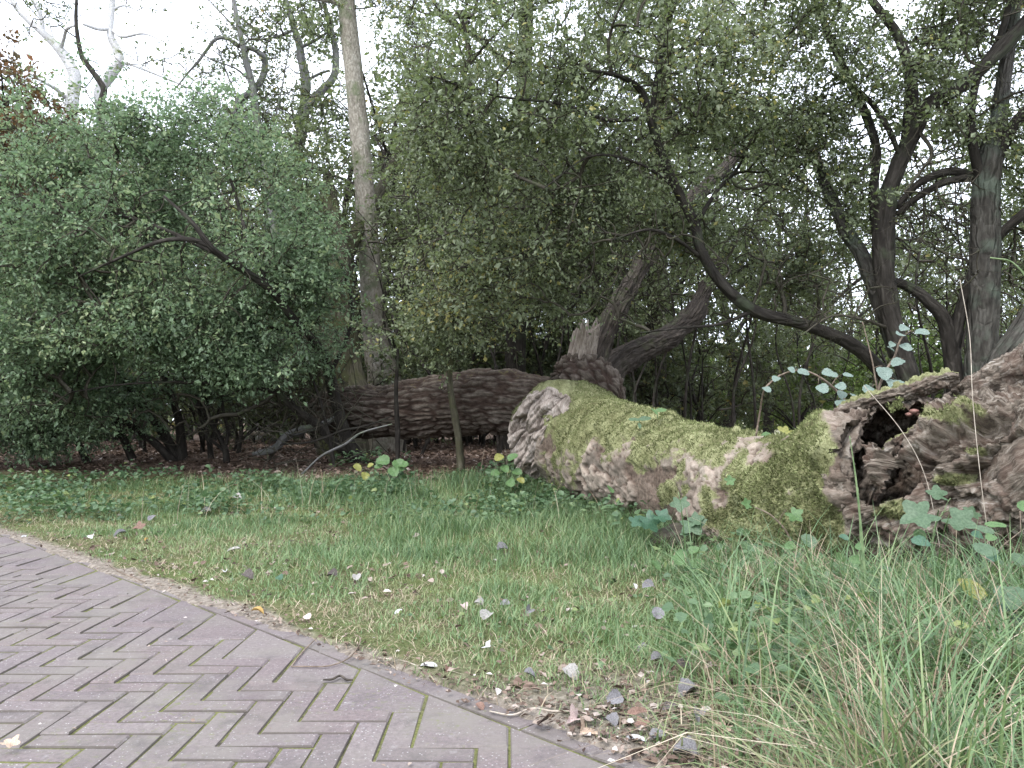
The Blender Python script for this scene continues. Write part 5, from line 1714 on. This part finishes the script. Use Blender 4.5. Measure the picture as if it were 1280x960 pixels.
FALLEN = [
 (712, 853, .085, 'poplar', 'pale', 'pale curled leaf propped in the grass near the path, biggest of the light ones', .9), (862, 874, .10, 'poplar', 'grey', 'large flat grey leaf on the bank right of the pale propped leaf', .3),
 (822, 803, .085, 'poplar', 'grey', 'grey leaf hanging in the dry grass, upper of the three below the small log cavity', .9), (803, 817, .07, 'oval', 'grey', 'narrow grey leaf left of and touching the upper grey leaf in the dry grass', .5),
 (820, 838, .06, 'poplar', 'grey', 'grey leaf lowest of the three stacked in the dry grass', .6), (771, 891, .075, 'poplar', 'grey', 'dark grey leaf standing upright behind the tan leaf pile at the path edge', 1.1),
 (662, 855, .06, 'poplar', 'grey', 'small bluish grey leaf on bare soil between path and grass', .3), (627, 696, .10, 'poplar', 'grey', 'slate grey leaf in the lush grass well below the torn stub', .8),
 (520, 675, .075, 'round', 'pink', 'pinkish grey leaf in the grass left of the slate grey one', .8), (608, 783, .095, 'poplar', 'pale', 'pale leaf with a long outline in the middle of the verge', .4),
 (599, 767, .06, 'poplar', 'pale', 'small pale leaf just above the long pale one mid verge', .6), (631, 764, .07, 'round', 'grey', 'grey leaf in thatch right of the small pale one', .5), (580, 766, .06, 'poplar', 'pink', 'pinkish brown leaf in thatch left of the pale leaves mid verge', .5),
 (660, 777, .065, 'round', 'grey', 'round grey leaf in thatch, rightmost of the mid-verge row', .8), (609, 819, .065, 'lobed', 'white', 'bright white lobed leaf lying on the bare soil', .2), (537, 838, .085, 'oval', 'white', 'white rolled leaf resting on the path edge bricks', .3),
 (560, 843, .05, 'oval', 'red', 'reddish brown leaf touching the right end of the white rolled leaf', .3), (498, 773, .06, 'oval', 'white', 'small white leaf on the grass left of the mid-verge leaves', .4), (446, 735, .075, 'poplar', 'pale', 'whitish leaf in the grass above the curved twig on the path', .6),
 (416, 730, .08, 'poplar', 'dark', 'dark grey leaf beside the whitish one in the grass', .6), (400, 726, .075, 'oval', 'dark', 'dark curled leaf leftmost in the row above the curved twig', .4), (308, 727, .10, 'poplar', 'dark', 'dark shrivelled leaf in the yellowing grass left of centre', .7), (282, 724, .05, 'lobed', 'white', 'small white lobed leaf left of the dark shrivelled leaf', .3),
 (350, 732, .07, 'round', 'dkgreen', 'dark green fallen leaf right of the dark shrivelled leaf', .6), (291, 692, .12, 'oval', 'pale', 'long cream leaf on the grass left of centre', .3), (322, 771, .075, 'oval', 'yellow', 'yellow leaf lying on the edge bricks of the path', .2), (385, 780, .06, 'poplar', 'pink', 'pale pink leaf at the grass edge right of the yellow leaf', .6),
 (174, 669, .14, 'lobed', 'red', 'large reddish brown crumpled leaf in the short grass at the left', .6), (183, 681, .05, 'oval', 'yellow', 'little orange leaf just below the large reddish brown one', .3), (190, 655, .16, 'oval', 'grey', 'long grey leaf above the reddish brown one in the grass', .3), (116, 678, .09, 'round', 'white', 'cream white leaf on the grass near the path at the far left', .5),
 (150, 672, .13, 'oval', 'grey', 'grey leaf between the cream white and the reddish brown leaves', .5), (298, 629, .16, 'poplar', 'pale', 'pale grey leaf far back in the grass in front of the shrub', .6), (257, 643, .14, 'poplar', 'pale', 'pale grey leaf left of the far back one in front of the shrub', .4), (42, 628, .13, 'oval', 'grey', 'grey leaf far left in the grass by the dark undergrowth', .4),
 (30, 672, .09, 'oval', 'white', 'white slip of a leaf on the far left end of the path edge', .2), (730, 924, .095, 'lobed', 'tan', 'large tan lobed leaf overhanging the path edge at the bottom', .3), (718, 909, .08, 'lobed', 'pink', 'pinkish lobed leaf behind the large tan one', .4), (795, 934, .075, 'oval', 'white', 'white oval leaf in the leaf pile at the bottom', .2), (821, 933, .065, 'poplar', 'grey', 'grey leaf beside the white oval one in the bottom pile', .3),
 (764, 916, .065, 'poplar', 'grey', 'bluish grey leaf right of the tan leaf at the path corner', .4), (797, 907, .085, 'oval', 'red', 'dark red curled leaf above the white oval one in the bottom pile', .5), (805, 924, .07, 'lobed', 'red', 'rust red leaf between the white oval and dark red ones', .3), (858, 952, .09, 'poplar', 'grey', 'grey leaf cut by the bottom of the view right of the path corner', .3), (600, 889, .045, 'round', 'red', 'small orange-brown leaf on the edge bricks', .5),
 (906, 926, .07, 'lobed', 'tan', 'tan lobed leaf in the grass at the bottom right of the leaf pile', .5), (890, 846, .06, 'oval', 'pink', 'pinkish curled leaf in tall grass right of the large grey leaf', .8), (1016, 791, .05, 'round', 'pale', 'round cream leaf on the tall grass below the mossy root', .9), (1007, 765, .08, 'poplar', 'grey', 'grey leaf hanging in tall grass above the round cream one', 1.0), (981, 785, .07, 'poplar', 'pink', 'pinkish grey leaf left of the round cream one in tall grass', .9),
 (795, 754, .06, 'oval', 'white', 'white leaf half hidden in grass near the small log cavity', .4), (812, 756, .09, 'poplar', 'grey', 'dark grey leaf right of the half hidden white one', .6), (843, 672, .16, 'oval', 'dark', 'dark grey piece of leaf below the maple-like leaves by the log', .4), (13, 941, .07, 'lobed', 'tan', 'crumpled tan leaf on the bricks at the bottom left corner', .3), (160, 745, .03, 'oval', 'dark', 'tiny dark leaf alone on the bricks at the left', .2),
 (875, 905, .06, 'poplar', 'grey', 'grey leaf low in the bank right of the bottom pile', .5), (835, 900, .07, 'oval', 'dark', 'dark curled leaf in shade right of the dark red one', .5), (855, 850, .07, 'poplar', 'dark', 'blackish leaf on the bank just above the large flat grey leaf', .7), (900, 870, .06, 'oval', 'tan', 'tan leaf deep in tall grass right of the large flat grey leaf', .5)]
rl = np.random.default_rng(17)
for k, (a, b, s, kind, colr, lab, tilt) in enumerate(FALLEN):
    g_ = G(a, b)
    o = link('fallen_leaf', shape_mesh(kind, colr, k % 3, (.45, .7, .3)[k % 3]))
    yaw = rl.uniform(0, 6.28)
    tilt_n = np.array([rl.normal() * .3, -tilt * .9, 1.0])
    lift = .012 + .35 * s * tilt * .5 + (.02 if path_d(g_[0], g_[1]) > .15 else 0)
    if g_[0] > .6 and path_d(g_[0], g_[1]) > .9 and g_[1] < 6:
        lift += .06
    s *= .82
    orient(o, g_ + np.array([-.5 * s * math.cos(yaw), -.5 * s * math.sin(yaw), lift]), s, tilt_n, yaw)
    tag(o, lab, 'leaf', 'fallen leaves on the verge and path')

M_STEM = {}


def stem_mat(name, c1, c2):
    if name not in M_STEM:
        t = NT(name)
        t.bsdf(t.ramp(t.noise(t.pos(), 30, 4), [(.35, c1), (.65, c2)]), .75, .2)
        M_STEM[name] = t.m
    return M_STEM[name]


S_BROWN = stem_mat('brown_stem', (.10, .075, .055), (.22, .17, .13))
S_GREEN = stem_mat('green_stem', (.09, .14, .06), (.17, .22, .11))
S_PALE = stem_mat('pale_stem', (.30, .25, .20), (.48, .42, .35))
S_DARK = stem_mat('dark_stem', (.03, .024, .02), (.08, .065, .05))


def stick(name, label, pts, mat, cat='twig', group=None, side=(), placed=False):
    L = pts if placed else pxs(pts)
    root = empty(name, L[0][:3], label, cat, group)
    v, f, b = tube_mesh(L, max(10, len(L) * 8), 8, .12, len(label), 4)
    part('stem', root, v, f, mat, dict(bark=b))
    for s_ in side:
        v, f, b = tube_mesh(pxs(s_), 10, 6, .1, 3, 4)
        part('side_twig', root, v, f, mat, dict(bark=b))
    return root


def gstick(name, label, pts, mat, r, cat='twig'):
    L = [[*G(a, b, r * .8 + h_), r * k] for a, b, h_, k in pts]
    return stick(name, label, L, mat, cat, placed=True)


gstick('twig', 'long curved tan stem lying in a loop over the path edge', [(364, 836, .002, .6), (378, 838, .002, 1), (410, 838, .004, 1), (435, 830, .010, 1), (448, 818, .02, 1), (450, 808, .03, .9), (443, 800, .02, .7)], S_BROWN, .0030)
gstick('twig', 'straight thin end of tan stem pointing up the path beside the loop', [(364, 836, .003, 1), (380, 818, .004, 1), (396, 802, .01, .7)], S_BROWN, .003)
gstick('twig', 'short dark knobbly twig on the bricks below the looped stem', [(404, 854, .002, .7), (415, 853, .004, 1), (425, 851, .004, 1), (433, 853, .003, 1.1), (441, 855, .002, .8)], S_DARK, .0045)
gstick('twig', 'thin pale stalk lying along the bare soil near the path corner', [(612, 895, .003, .7), (640, 898, .004, 1), (665, 894, .006, 1), (690, 894, .01, 1), (712, 896, .012, .7)], S_PALE, .0035)
gstick('twig', 'thin pale stalk lying from the white rolled leaf up to the yellow leaf', [(480, 828, .004, .8), (505, 831, .004, 1), (525, 836, .004, .8)], S_PALE, .0035)
gstick('twig', 'forked pale twig lying on the edge bricks at the left', [(135, 708, .012, .8), (150, 718, .006, 1), (165, 725, .005, 1), (181, 731, .004, .8)], S_BROWN, .0045)
gstick('twig', 'thin grey twig on bare soil beside the bluish grey leaf', [(648, 860, .006, 1), (665, 863, .006, 1), (683, 863, .008, .7)], S_BROWN, .003)
stick('dead_branch', 'bent grey dead branch lying on the leaf litter below the leaning shrub stems', [(316, 567, 12.2, .03), (330, 565, 12.2, .05), (345, 559, 12.2, .06), (359, 545, 12.2, .065), (380, 537, 12.2, .06), (403, 531, 12.2, .055), (420, 522, 12.2, .04)], BK_GREY, 'branch')
stick('dead_branch', 'thin straight brown pole leaning up from the litter behind the bent dead branch', [(332, 580, 12.5, .03), (352, 552, 12.5, .032), (378, 520, 12.5, .03), (398, 498, 12.5, .025), (408, 476, 12.5, .018)], BK_TWIG, 'branch')
stick('dead_branch', 'long thin pale branch slanting up in front of the shrub foot', [(374, 596, 11.0, .014), (402, 570, 11.0, .016), (430, 556, 11.0, .017), (452, 541, 11.0, .014), (490, 530, 11.0, .008)], BK_GREY, 'branch')
stick('dead_branch', 'dark thin branch sagging across the shrub stems above the litter', [(350, 556, 11.3, .010), (390, 552, 11.3, .016), (430, 538, 11.3, .018), (455, 533, 11.3, .014), (490, 520, 11.3, .008)], BK_DARK, 'branch')
stick('dead_branch', 'pale fallen branch far back on the litter beyond the fanning shrub', [(296, 541, 17, .03), (320, 541, 17, .05), (345, 545, 17, .03)], S_PALE, 'branch')


def plant(name, label, cat, stems, leaves, smat, group=None, kind='poplar', colr='green', petiole=True, face=.55, leaf_label=None):
    """stems: picture-guided paths; leaves: (px, py, Y, size[, colour[, kind]])"""
    L = [pxs(s_) for s_ in stems]
    b0 = L[0][0]
    root = empty(name, onground(b0[0], b0[1]) if b0[2] < .9 else np.array(b0[:3]), label, cat, group)
    nodes = []
    for l in L:
        v, f, b = tube_mesh(l, max(8, len(l) * 6), 7, .05, 4, 4)
        part('stem', root, v, f, smat, dict(bark=b))
        nodes.append(catmull(l, 30)[:, :3])
    nodes = np.vstack(nodes)
    r = np.random.default_rng(len(label) * 7 + int(b0[0] * 100) % 1000)
    for lf_ in leaves:
        a, b, Y, s = lf_[:4]
        cc = lf_[4] if len(lf_) > 4 else colr
        kd = lf_[5] if len(lf_) > 5 else kind
        c = P(a, b, Y)
        dn = np.linalg.norm(nodes - c, axis=1)
        p0 = nodes[int(np.argmin(dn))]
        dv = c - p0
        yaw = math.atan2(dv[1], dv[0]) if np.hypot(dv[0], dv[1]) > .01 else r.uniform(0, 6.28)
        yaw += r.normal() * .5
        nrm = np.array([r.normal() * .35, -face + r.normal() * .25, 1.0])
        o = link('leaf', shape_mesh(kd, cc, int(r.integers(3)), .14), root)
        tip = Vector(c - np.array(root.location)) - Vector((math.cos(yaw), math.sin(yaw), 0)) * s * .5
        orient(o, tip, s, nrm, yaw)
        q0 = np.array(tip) + np.array(root.location)
        pl = np.linalg.norm(q0 - p0)
        if petiole and .008 < pl < .35:
            mid = (p0 + q0) / 2 + np.array([0, 0, .12 * pl])
            v, f, bb = tube_mesh([[*p0, s * .018], [*mid, s * .016], [*q0, s * .012]], 8, 5)
            part('leaf_stalk', root, v, f, smat, dict(bark=bb))
    return root


plant('poplar_sucker', 'arching silvery-leaved sucker left of the hollow root', 'plant',
      [[(1075, 560, 5.9, .012), (1062, 512, 5.9, .010), (1045, 488, 5.9, .009), (1022, 470, 5.9, .008), (1000, 463, 5.9, .007), (976, 469, 5.9, .006), (955, 486, 5.9, .004)], [(945, 545, 6.2, .007), (950, 515, 6.15, .007), (956, 486, 6.0, .006), (975, 468, 5.95, .004)]],
      [(958, 483, 5.85, .075), (971, 470, 5.85, .075), (989, 458, 5.85, .06), (1003, 463, 5.8, .085), (1033, 463, 5.8, .085), (1026, 480, 5.75, .10), (1059, 468, 5.85, .075), (1049, 479, 5.75, .085), (1054, 488, 5.8, .085), (1068, 491, 5.8, .07), (1050, 499, 5.75, .095), (1043, 470, 5.95, .06)],
      S_BROWN, 'silvery poplar suckers by the hollow root', 'poplar', 'silver', face=.9)
plant('poplar_sucker', 'upright silvery-leaved sucker standing over the hollow', 'plant',
      [[(1098, 530, 5.7, .011), (1098, 490, 5.7, .010), (1106, 466, 5.7, .009), (1118, 446, 5.7, .008), (1126, 424, 5.7, .006), (1139, 413, 5.7, .004)], [(1097, 490, 5.7, .006), (1090, 450, 5.7, .005), (1078, 402, 5.7, .003)]],
      [(1106, 457, 5.6, .125), (1120, 473, 5.55, .135), (1087, 483, 5.6, .09), (1124, 448, 5.6, .10), (1131, 429, 5.6, .09), (1117, 427, 5.65, .06), (1126, 417, 5.6, .08), (1132, 407, 5.65, .085), (1151, 414, 5.65, .095), (1113, 440, 5.7, .06)],
      S_BROWN, 'silvery poplar suckers by the hollow root', 'poplar', 'silver', face=.9)
plant('maple_seedling', 'seedling with two big bluish lobed leaves in front of the smooth root', 'plant',
      [[(1168, 730, 4.2, .006), (1165, 690, 4.2, .006), (1170, 655, 4.2, .005), (1180, 640, 4.2, .003)]],
      [(1152, 638, 4.1, .20), (1197, 644, 4.1, .17), (1172, 622, 4.25, .12), (1215, 640, 4.2, .10), (1150, 668, 4.15, .07, 'green', 'round')], S_GREEN, None, 'lobed', 'blue', face=1.1)
plant('maple_seedling', 'seedling with lobed leaves over the dark cavity at the foot of the log', 'plant',
      [[(858, 705, 5.9, .006), (856, 670, 5.95, .006), (852, 640, 6.0, .005), (848, 615, 6.05, .003)]],
      [(862, 646, 5.85, .20), (849, 620, 5.95, .15), (856, 666, 5.85, .07), (870, 655, 5.9, .13)], S_GREEN, None, 'lobed', 'blue', face=1.0)
plant('maple_seedling', 'low dark-leaved seedling left of the lobed one at the foot of the log', 'plant',
      [[(800, 690, 6.3, .006), (806, 660, 6.3, .005), (815, 640, 6.3, .004)]],
      [(812, 640, 6.2, .20), (827, 644, 6.2, .15), (798, 648, 6.25, .14), (760, 615, 6.6, .09, 'green', 'round')], S_GREEN, None, 'lobed', 'dkgreen', face=.9)
plant('moss_seedling', 'brown arching stem with two green leaves across the moss', 'plant',
      [[(996, 735, 5.0, .007), (994, 700, 5.0, .007), (985, 668, 5.02, .006), (965, 645, 5.05, .005), (944, 634, 5.1, .003)]], [(933, 631, 5.1, .08), (991, 638, 4.95, .115), (911, 603, 5.7, .085)], S_BROWN, None, 'lobed', 'green', face=1.2)
plant('leafy_herb', 'pale green leafy herb under the mossy log, left of the yellowing leaf', 'plant',
      [[(878, 770, 5.0, .005), (872, 735, 5.05, .005), (862, 705, 5.1, .004)], [(865, 760, 5.0, .004), (850, 730, 5.0, .003)]],
      [(853, 691, 5.05, .08), (872, 699, 5.0, .10), (848, 706, 5.0, .085), (886, 708, 5.0, .10), (857, 722, 4.95, .085), (824, 747, 4.9, .10, 'blue'), (866, 690, 5.1, .07), (900, 715, 5.0, .08), (818, 712, 5.1, .075)], S_GREEN, None, 'poplar', 'green', face=.8)
plant('bramble', 'bramble sprig with a yellowing leaf and an orange-brown one in tall grass', 'plant',
      [[(930, 800, 4.6, .005), (922, 765, 4.6, .005), (915, 735, 4.6, .004)]], [(912, 756, 4.5, .11, 'yelgreen', 'lobed'), (915, 731, 4.5, .08, 'tan', 'lobed'), (900, 745, 4.55, .06), (993, 741, 4.5, .085, 'yelgreen', 'lobed'), (960, 712, 4.6, .085, 'green'), (967, 700, 4.65, .07, 'green')], S_BROWN, None, 'poplar', 'green', face=.8)
plant('bindweed', 'bindweed with bright heart leaves climbing a bluish reed', 'plant',
      [[(1086, 880, 3.4, .006), (1080, 800, 3.4, .0055), (1077, 720, 3.4, .005), (1075, 650, 3.4, .004), (1072, 610, 3.4, .003)]],
      [(1085, 744, 3.33, .062, 'lime'), (1083, 769, 3.33, .066, 'lime'), (1087, 789, 3.33, .064, 'lime'), (1073, 810, 3.35, .045), (1090, 838, 3.3, .07, 'yelgreen'), (1070, 700, 3.38, .045, 'green'), (1076, 682, 3.38, .04, 'green'), (1080, 865, 3.3, .05)], S_GREEN, None, 'heart', 'lime', petiole=True, face=1.6)
plant('bramble', 'bramble with round dark leaves at the bottom edge of the view', 'plant',
      [[(1095, 985, 2.55, .005), (1085, 955, 2.6, .005), (1072, 925, 2.65, .004)], [(1060, 985, 2.6, .004), (1030, 950, 2.7, .004), (1005, 918, 2.8, .003)]],
      [(1078, 930, 2.55, .065), (1074, 949, 2.5, .07), (1020, 912, 2.6, .09, 'green'), (1052, 920, 2.6, .05, 'grey'), (1035, 930, 2.55, .05, 'pink'), (1052, 944, 2.52, .06)], S_BROWN, 'brambles in the tall grass at the right', 'round', 'dkgreen', face=.8)
plant('bramble', 'bramble with big dark glossy leaves near the right edge', 'plant',
      [[(1250, 975, 2.7, .005), (1235, 925, 2.8, .005), (1220, 890, 2.85, .004)]], [(1208, 884, 2.75, .11), (1228, 906, 2.7, .085), (1240, 880, 2.8, .07), (1196, 905, 2.75, .06, 'green'), (1268, 900, 2.7, .09), (1255, 930, 2.65, .08)], S_BROWN, 'brambles in the tall grass at the right', 'poplar', 'dkgreen', face=.7)
plant('bramble', 'bramble leaves cut by the right edge of the view above the glossy one', 'plant',
      [[(1300, 900, 2.9, .005), (1285, 830, 2.95, .005), (1272, 770, 3.0, .004), (1262, 735, 3.05, .003)]], [(1262, 735, 2.95, .12, 'blue'), (1258, 752, 3.0, .08), (1256, 812, 2.9, .11), (1274, 829, 2.85, .10, 'blue'), (1280, 775, 2.95, .09), (1230, 692, 3.3, .11, 'blue'), (1212, 748, 3.2, .12, 'yelgreen', 'poplar')], S_BROWN, 'brambles in the tall grass at the right', 'poplar', 'dkgreen', face=.7)
rbm = np.random.default_rng(41)
for k, (a, b, Y, lab) in enumerate(((1130, 800, 3.6, 'bramble spray half way down the bank right of the bindweed'), (1180, 850, 3.1, 'bramble spray above the big dark glossy leaves'), (960, 860, 3.4, 'small bramble left of the bindweed, low on the bank'),
                                   (1250, 690, 3.6, 'bramble spray under the smooth root at the right edge'), (1020, 720, 4.4, 'bramble spray at the foot of the moss, below the hollow'), (1120, 930, 2.7, 'bramble spray between the round-leaved and the glossy brambles'))):
    lv_ = [(a + rbm.normal() * 30, b + rbm.normal() * 24, Y + rbm.normal() * .08, rbm.uniform(.045, .095), ('green', 'dkgreen', 'blue', 'dkgreen', 'green')[rbm.integers(5)], ('poplar', 'poplar', 'oval', 'lobed')[rbm.integers(4)]) for _ in range(13)]
    g0 = G(a, b + 40)
    plant('bramble', lab, 'plant', [[(a - 30, b + 60, Y, .004), (a - 12, b + 20, Y, .004), (a, b - 4, Y, .0035), (a + 26, b - 26, Y, .002)], [(a - 20, b + 50, Y, .003), (a + 10, b + 16, Y, .003), (a + 34, b + 8, Y, .002)]], lv_, S_BROWN, 'brambles in the tall grass at the right', face=.8)
plant('leafy_herb', 'bright green tuft of small leaves at the foot of the bank near the bottom pile', 'plant',
      [[(928, 925, 2.9, .004), (927, 905, 2.9, .003), (925, 890, 2.9, .002)]], [(918, 893, 2.85, .055), (935, 892, 2.85, .06), (926, 905, 2.8, .055), (942, 905, 2.85, .05), (912, 908, 2.85, .05), (930, 882, 2.9, .05)], S_GREEN, None, 'poplar', 'green', face=.6)
plant('leafy_herb', 'bright leafy seedling standing before the dark gap under the limb', 'plant',
      [[(478, 605, 9.9, .007), (484, 590, 9.9, .006), (492, 578, 9.9, .004)]], [(480, 575, 9.8, .17), (497, 574, 9.8, .18), (490, 583, 9.75, .16), (504, 580, 9.8, .13), (474, 581, 9.8, .11)], S_GREEN, None, 'poplar', 'green', face=1.0)
plant('leafy_herb', 'yellow-leaved sprig left of the bright seedling, at the edge of the litter', 'plant',
      [[(462, 625, 9.6, .006), (457, 605, 9.6, .005), (447, 582, 9.6, .003)]], [(446, 580, 9.5, .11), (458, 590, 9.5, .12), (452, 604, 9.5, .11), (452, 620, 9.4, .11), (463, 583, 9.55, .08)], S_BROWN, None, 'poplar', 'yelgreen', face=1.2)
plant('leafy_herb', 'yellowish-tipped weed growing against the torn stub', 'plant',
      [[(640, 615, 9.3, .007), (634, 595, 9.3, .006), (628, 568, 9.3, .004)]], [(625, 568, 9.2, .12, 'yelgreen'), (640, 575, 9.2, .13), (630, 582, 9.2, .12), (645, 588, 9.2, .12), (650, 597, 9.15, .10, 'yelgreen'), (620, 590, 9.2, .11), (636, 600, 9.15, .13)], S_GREEN, None, 'poplar', 'green', face=1.0)
plant('leafy_herb', 'tiny green seedling on the moss of the trunk back', 'plant', [[(800, 530, 7.55, .003), (799, 524, 7.5, .002)]], [(793, 525, 7.5, .10), (806, 524, 7.5, .11), (800, 529, 7.45, .07)], S_GREEN, 'seedlings on the moss', 'oval', 'blue', face=.8)
plant('leafy_herb', 'upright little seedling on the skyline of the mossy trunk', 'plant', [[(822, 523, 7.5, .003), (822, 514, 7.5, .002)]], [(826, 513, 7.5, .10), (817, 518, 7.5, .08)], S_GREEN, 'seedlings on the moss', 'oval', 'green', face=1.0)
plant('leafy_herb', 'clump of bright leaves in the dip between mossy trunk and hollow root', 'plant',
      [[(1000, 575, 6.5, .006), (1000, 555, 6.5, .005), (1005, 535, 6.5, .003)]], [(985, 535, 6.45, .15, 'yelgreen', 'lobed'), (1040, 523, 6.3, .14), (1030, 531, 6.3, .12), (978, 548, 6.4, .11), (995, 552, 6.35, .12), (983, 556, 6.35, .10), (1010, 545, 6.4, .12), (960, 545, 6.5, .10)], S_GREEN, None, 'poplar', 'green', face=1.0)
for k, (pts_, lab) in enumerate((([(1098, 860, 3.3, .006), (1085, 770, 3.3, .006), (1079, 690, 3.3, .005), (1070, 600, 3.3, .004), (1062, 545, 3.3, .0015)], 'tall green reed with its tip before the hollow'),
                                ([(1330, 700, 2.2, .003), (1312, 500, 2.2, .003), (1290, 370, 2.2, .0026), (1268, 330, 2.2, .002), (1238, 322, 2.2, .0006)], 'bluish reed arching in from the right edge high above the root'),
                                ([(1238, 690, 4.2, .0022), (1226, 600, 4.2, .002), (1216, 500, 4.25, .0018), (1212, 420, 4.3, .0014), (1200, 350, 4.3, .0006)], 'thin pale stalk standing tall before the lichened trunk'),
                                ([(1176, 690, 4.3, .002), (1158, 600, 4.35, .0018), (1128, 540, 4.4, .0016), (1080, 482, 4.5, .0006)], 'thin grey stalk leaning left across the hollow'))):
    stick('reed', lab, pts_, S_GREEN if k < 2 else S_PALE, 'reed', 'reeds round the root')

# pinkish fungus in the hollow
root = empty('bracket_fungus', P(1141, 516, 4.97), 'pinkish orange fungus sitting inside the hollow of the root', 'fungus')
t = NT('fungus_flesh')
t.bsdf(t.ramp(t.noise(t.pos(), 50, 4), [(.35, (.20, .100, .080)), (.65, (.30, .17, .14))]), .6, .3)
for k, (a, b, s) in enumerate(((1142.5, 514, .026), (1136.5, 518, .021), (1147, 518, .017))):
    T = tube([[*(P(a, b, 4.95 + .02 * k) + np.array([0, 0, dz])), s * rr] for dz, rr in ((-s * .7, .15), (-s * .5, .75), (0, 1.1), (s * .4, .9), (s * .6, .25))], 14, 18)
    v = T['base'] + T['N'] * (fbm(T['base'] * 40, 2, 91) * .005)[..., None]
    part('cap' if k == 0 else 'lobe', root, v, grid_quads(14, 18), t.m)
# dark dead-wood lump below the log
T = tube([[*(G(842, 690) + np.array(o_)), r_] for o_, r_ in (((-.16, .02, .02), .03), ((-.1, .0, .06), .10), ((.0, 0, .09), .13), ((.1, .04, .08), .10), ((.17, .08, .05), .03))], 60, 50)
v = T['base'] + T['N'] * (.03 * fbm(T['base'] * 9, 4, 95))[..., None]
root = empty('dead_wood', G(842, 690), 'dark brown lump of dead wood at the foot of the log under the lobed leaves', 'dead wood')
part('chunk', root, v, grid_quads(60, 50), BK_TWIG, dict(bark=T['bark']))

# tangle of bare twigs by the shrub foot
rt = np.random.default_rng(71)
o0 = np.array([P(rt.uniform(330, 470), rt.uniform(480, 596), rt.uniform(11.0, 12.2)) for _ in range(85)])
dv = rt.normal(size=(85, 3)) * [.5, .25, .45] + [-.1, 0, .25]
root = empty('dead_shrub', onground(*P(415, 580, 11.4)[:2]), 'tangle of thin bare dead twigs between the leaning shrub stems and the limb end', 'dead shrub')
v, f, b = seg_tubes(o0, o0 + dv, np.full(85, .009), np.full(85, .003), .12, rt, 4, 4)
tag(part('twigs', root, v, f, BK_TWIG, dict(bark=b)), kind='stuff')
v, f, b = tube_mesh(pxs([(420, 592, 11.4, .03), (412, 550, 11.4, .026), (400, 500, 11.4, .02), (380, 450, 11.3, .01)]), 20, 7, .1, 3, 4)
part('stem', root, v, f, BK_DARK, dict(bark=b))
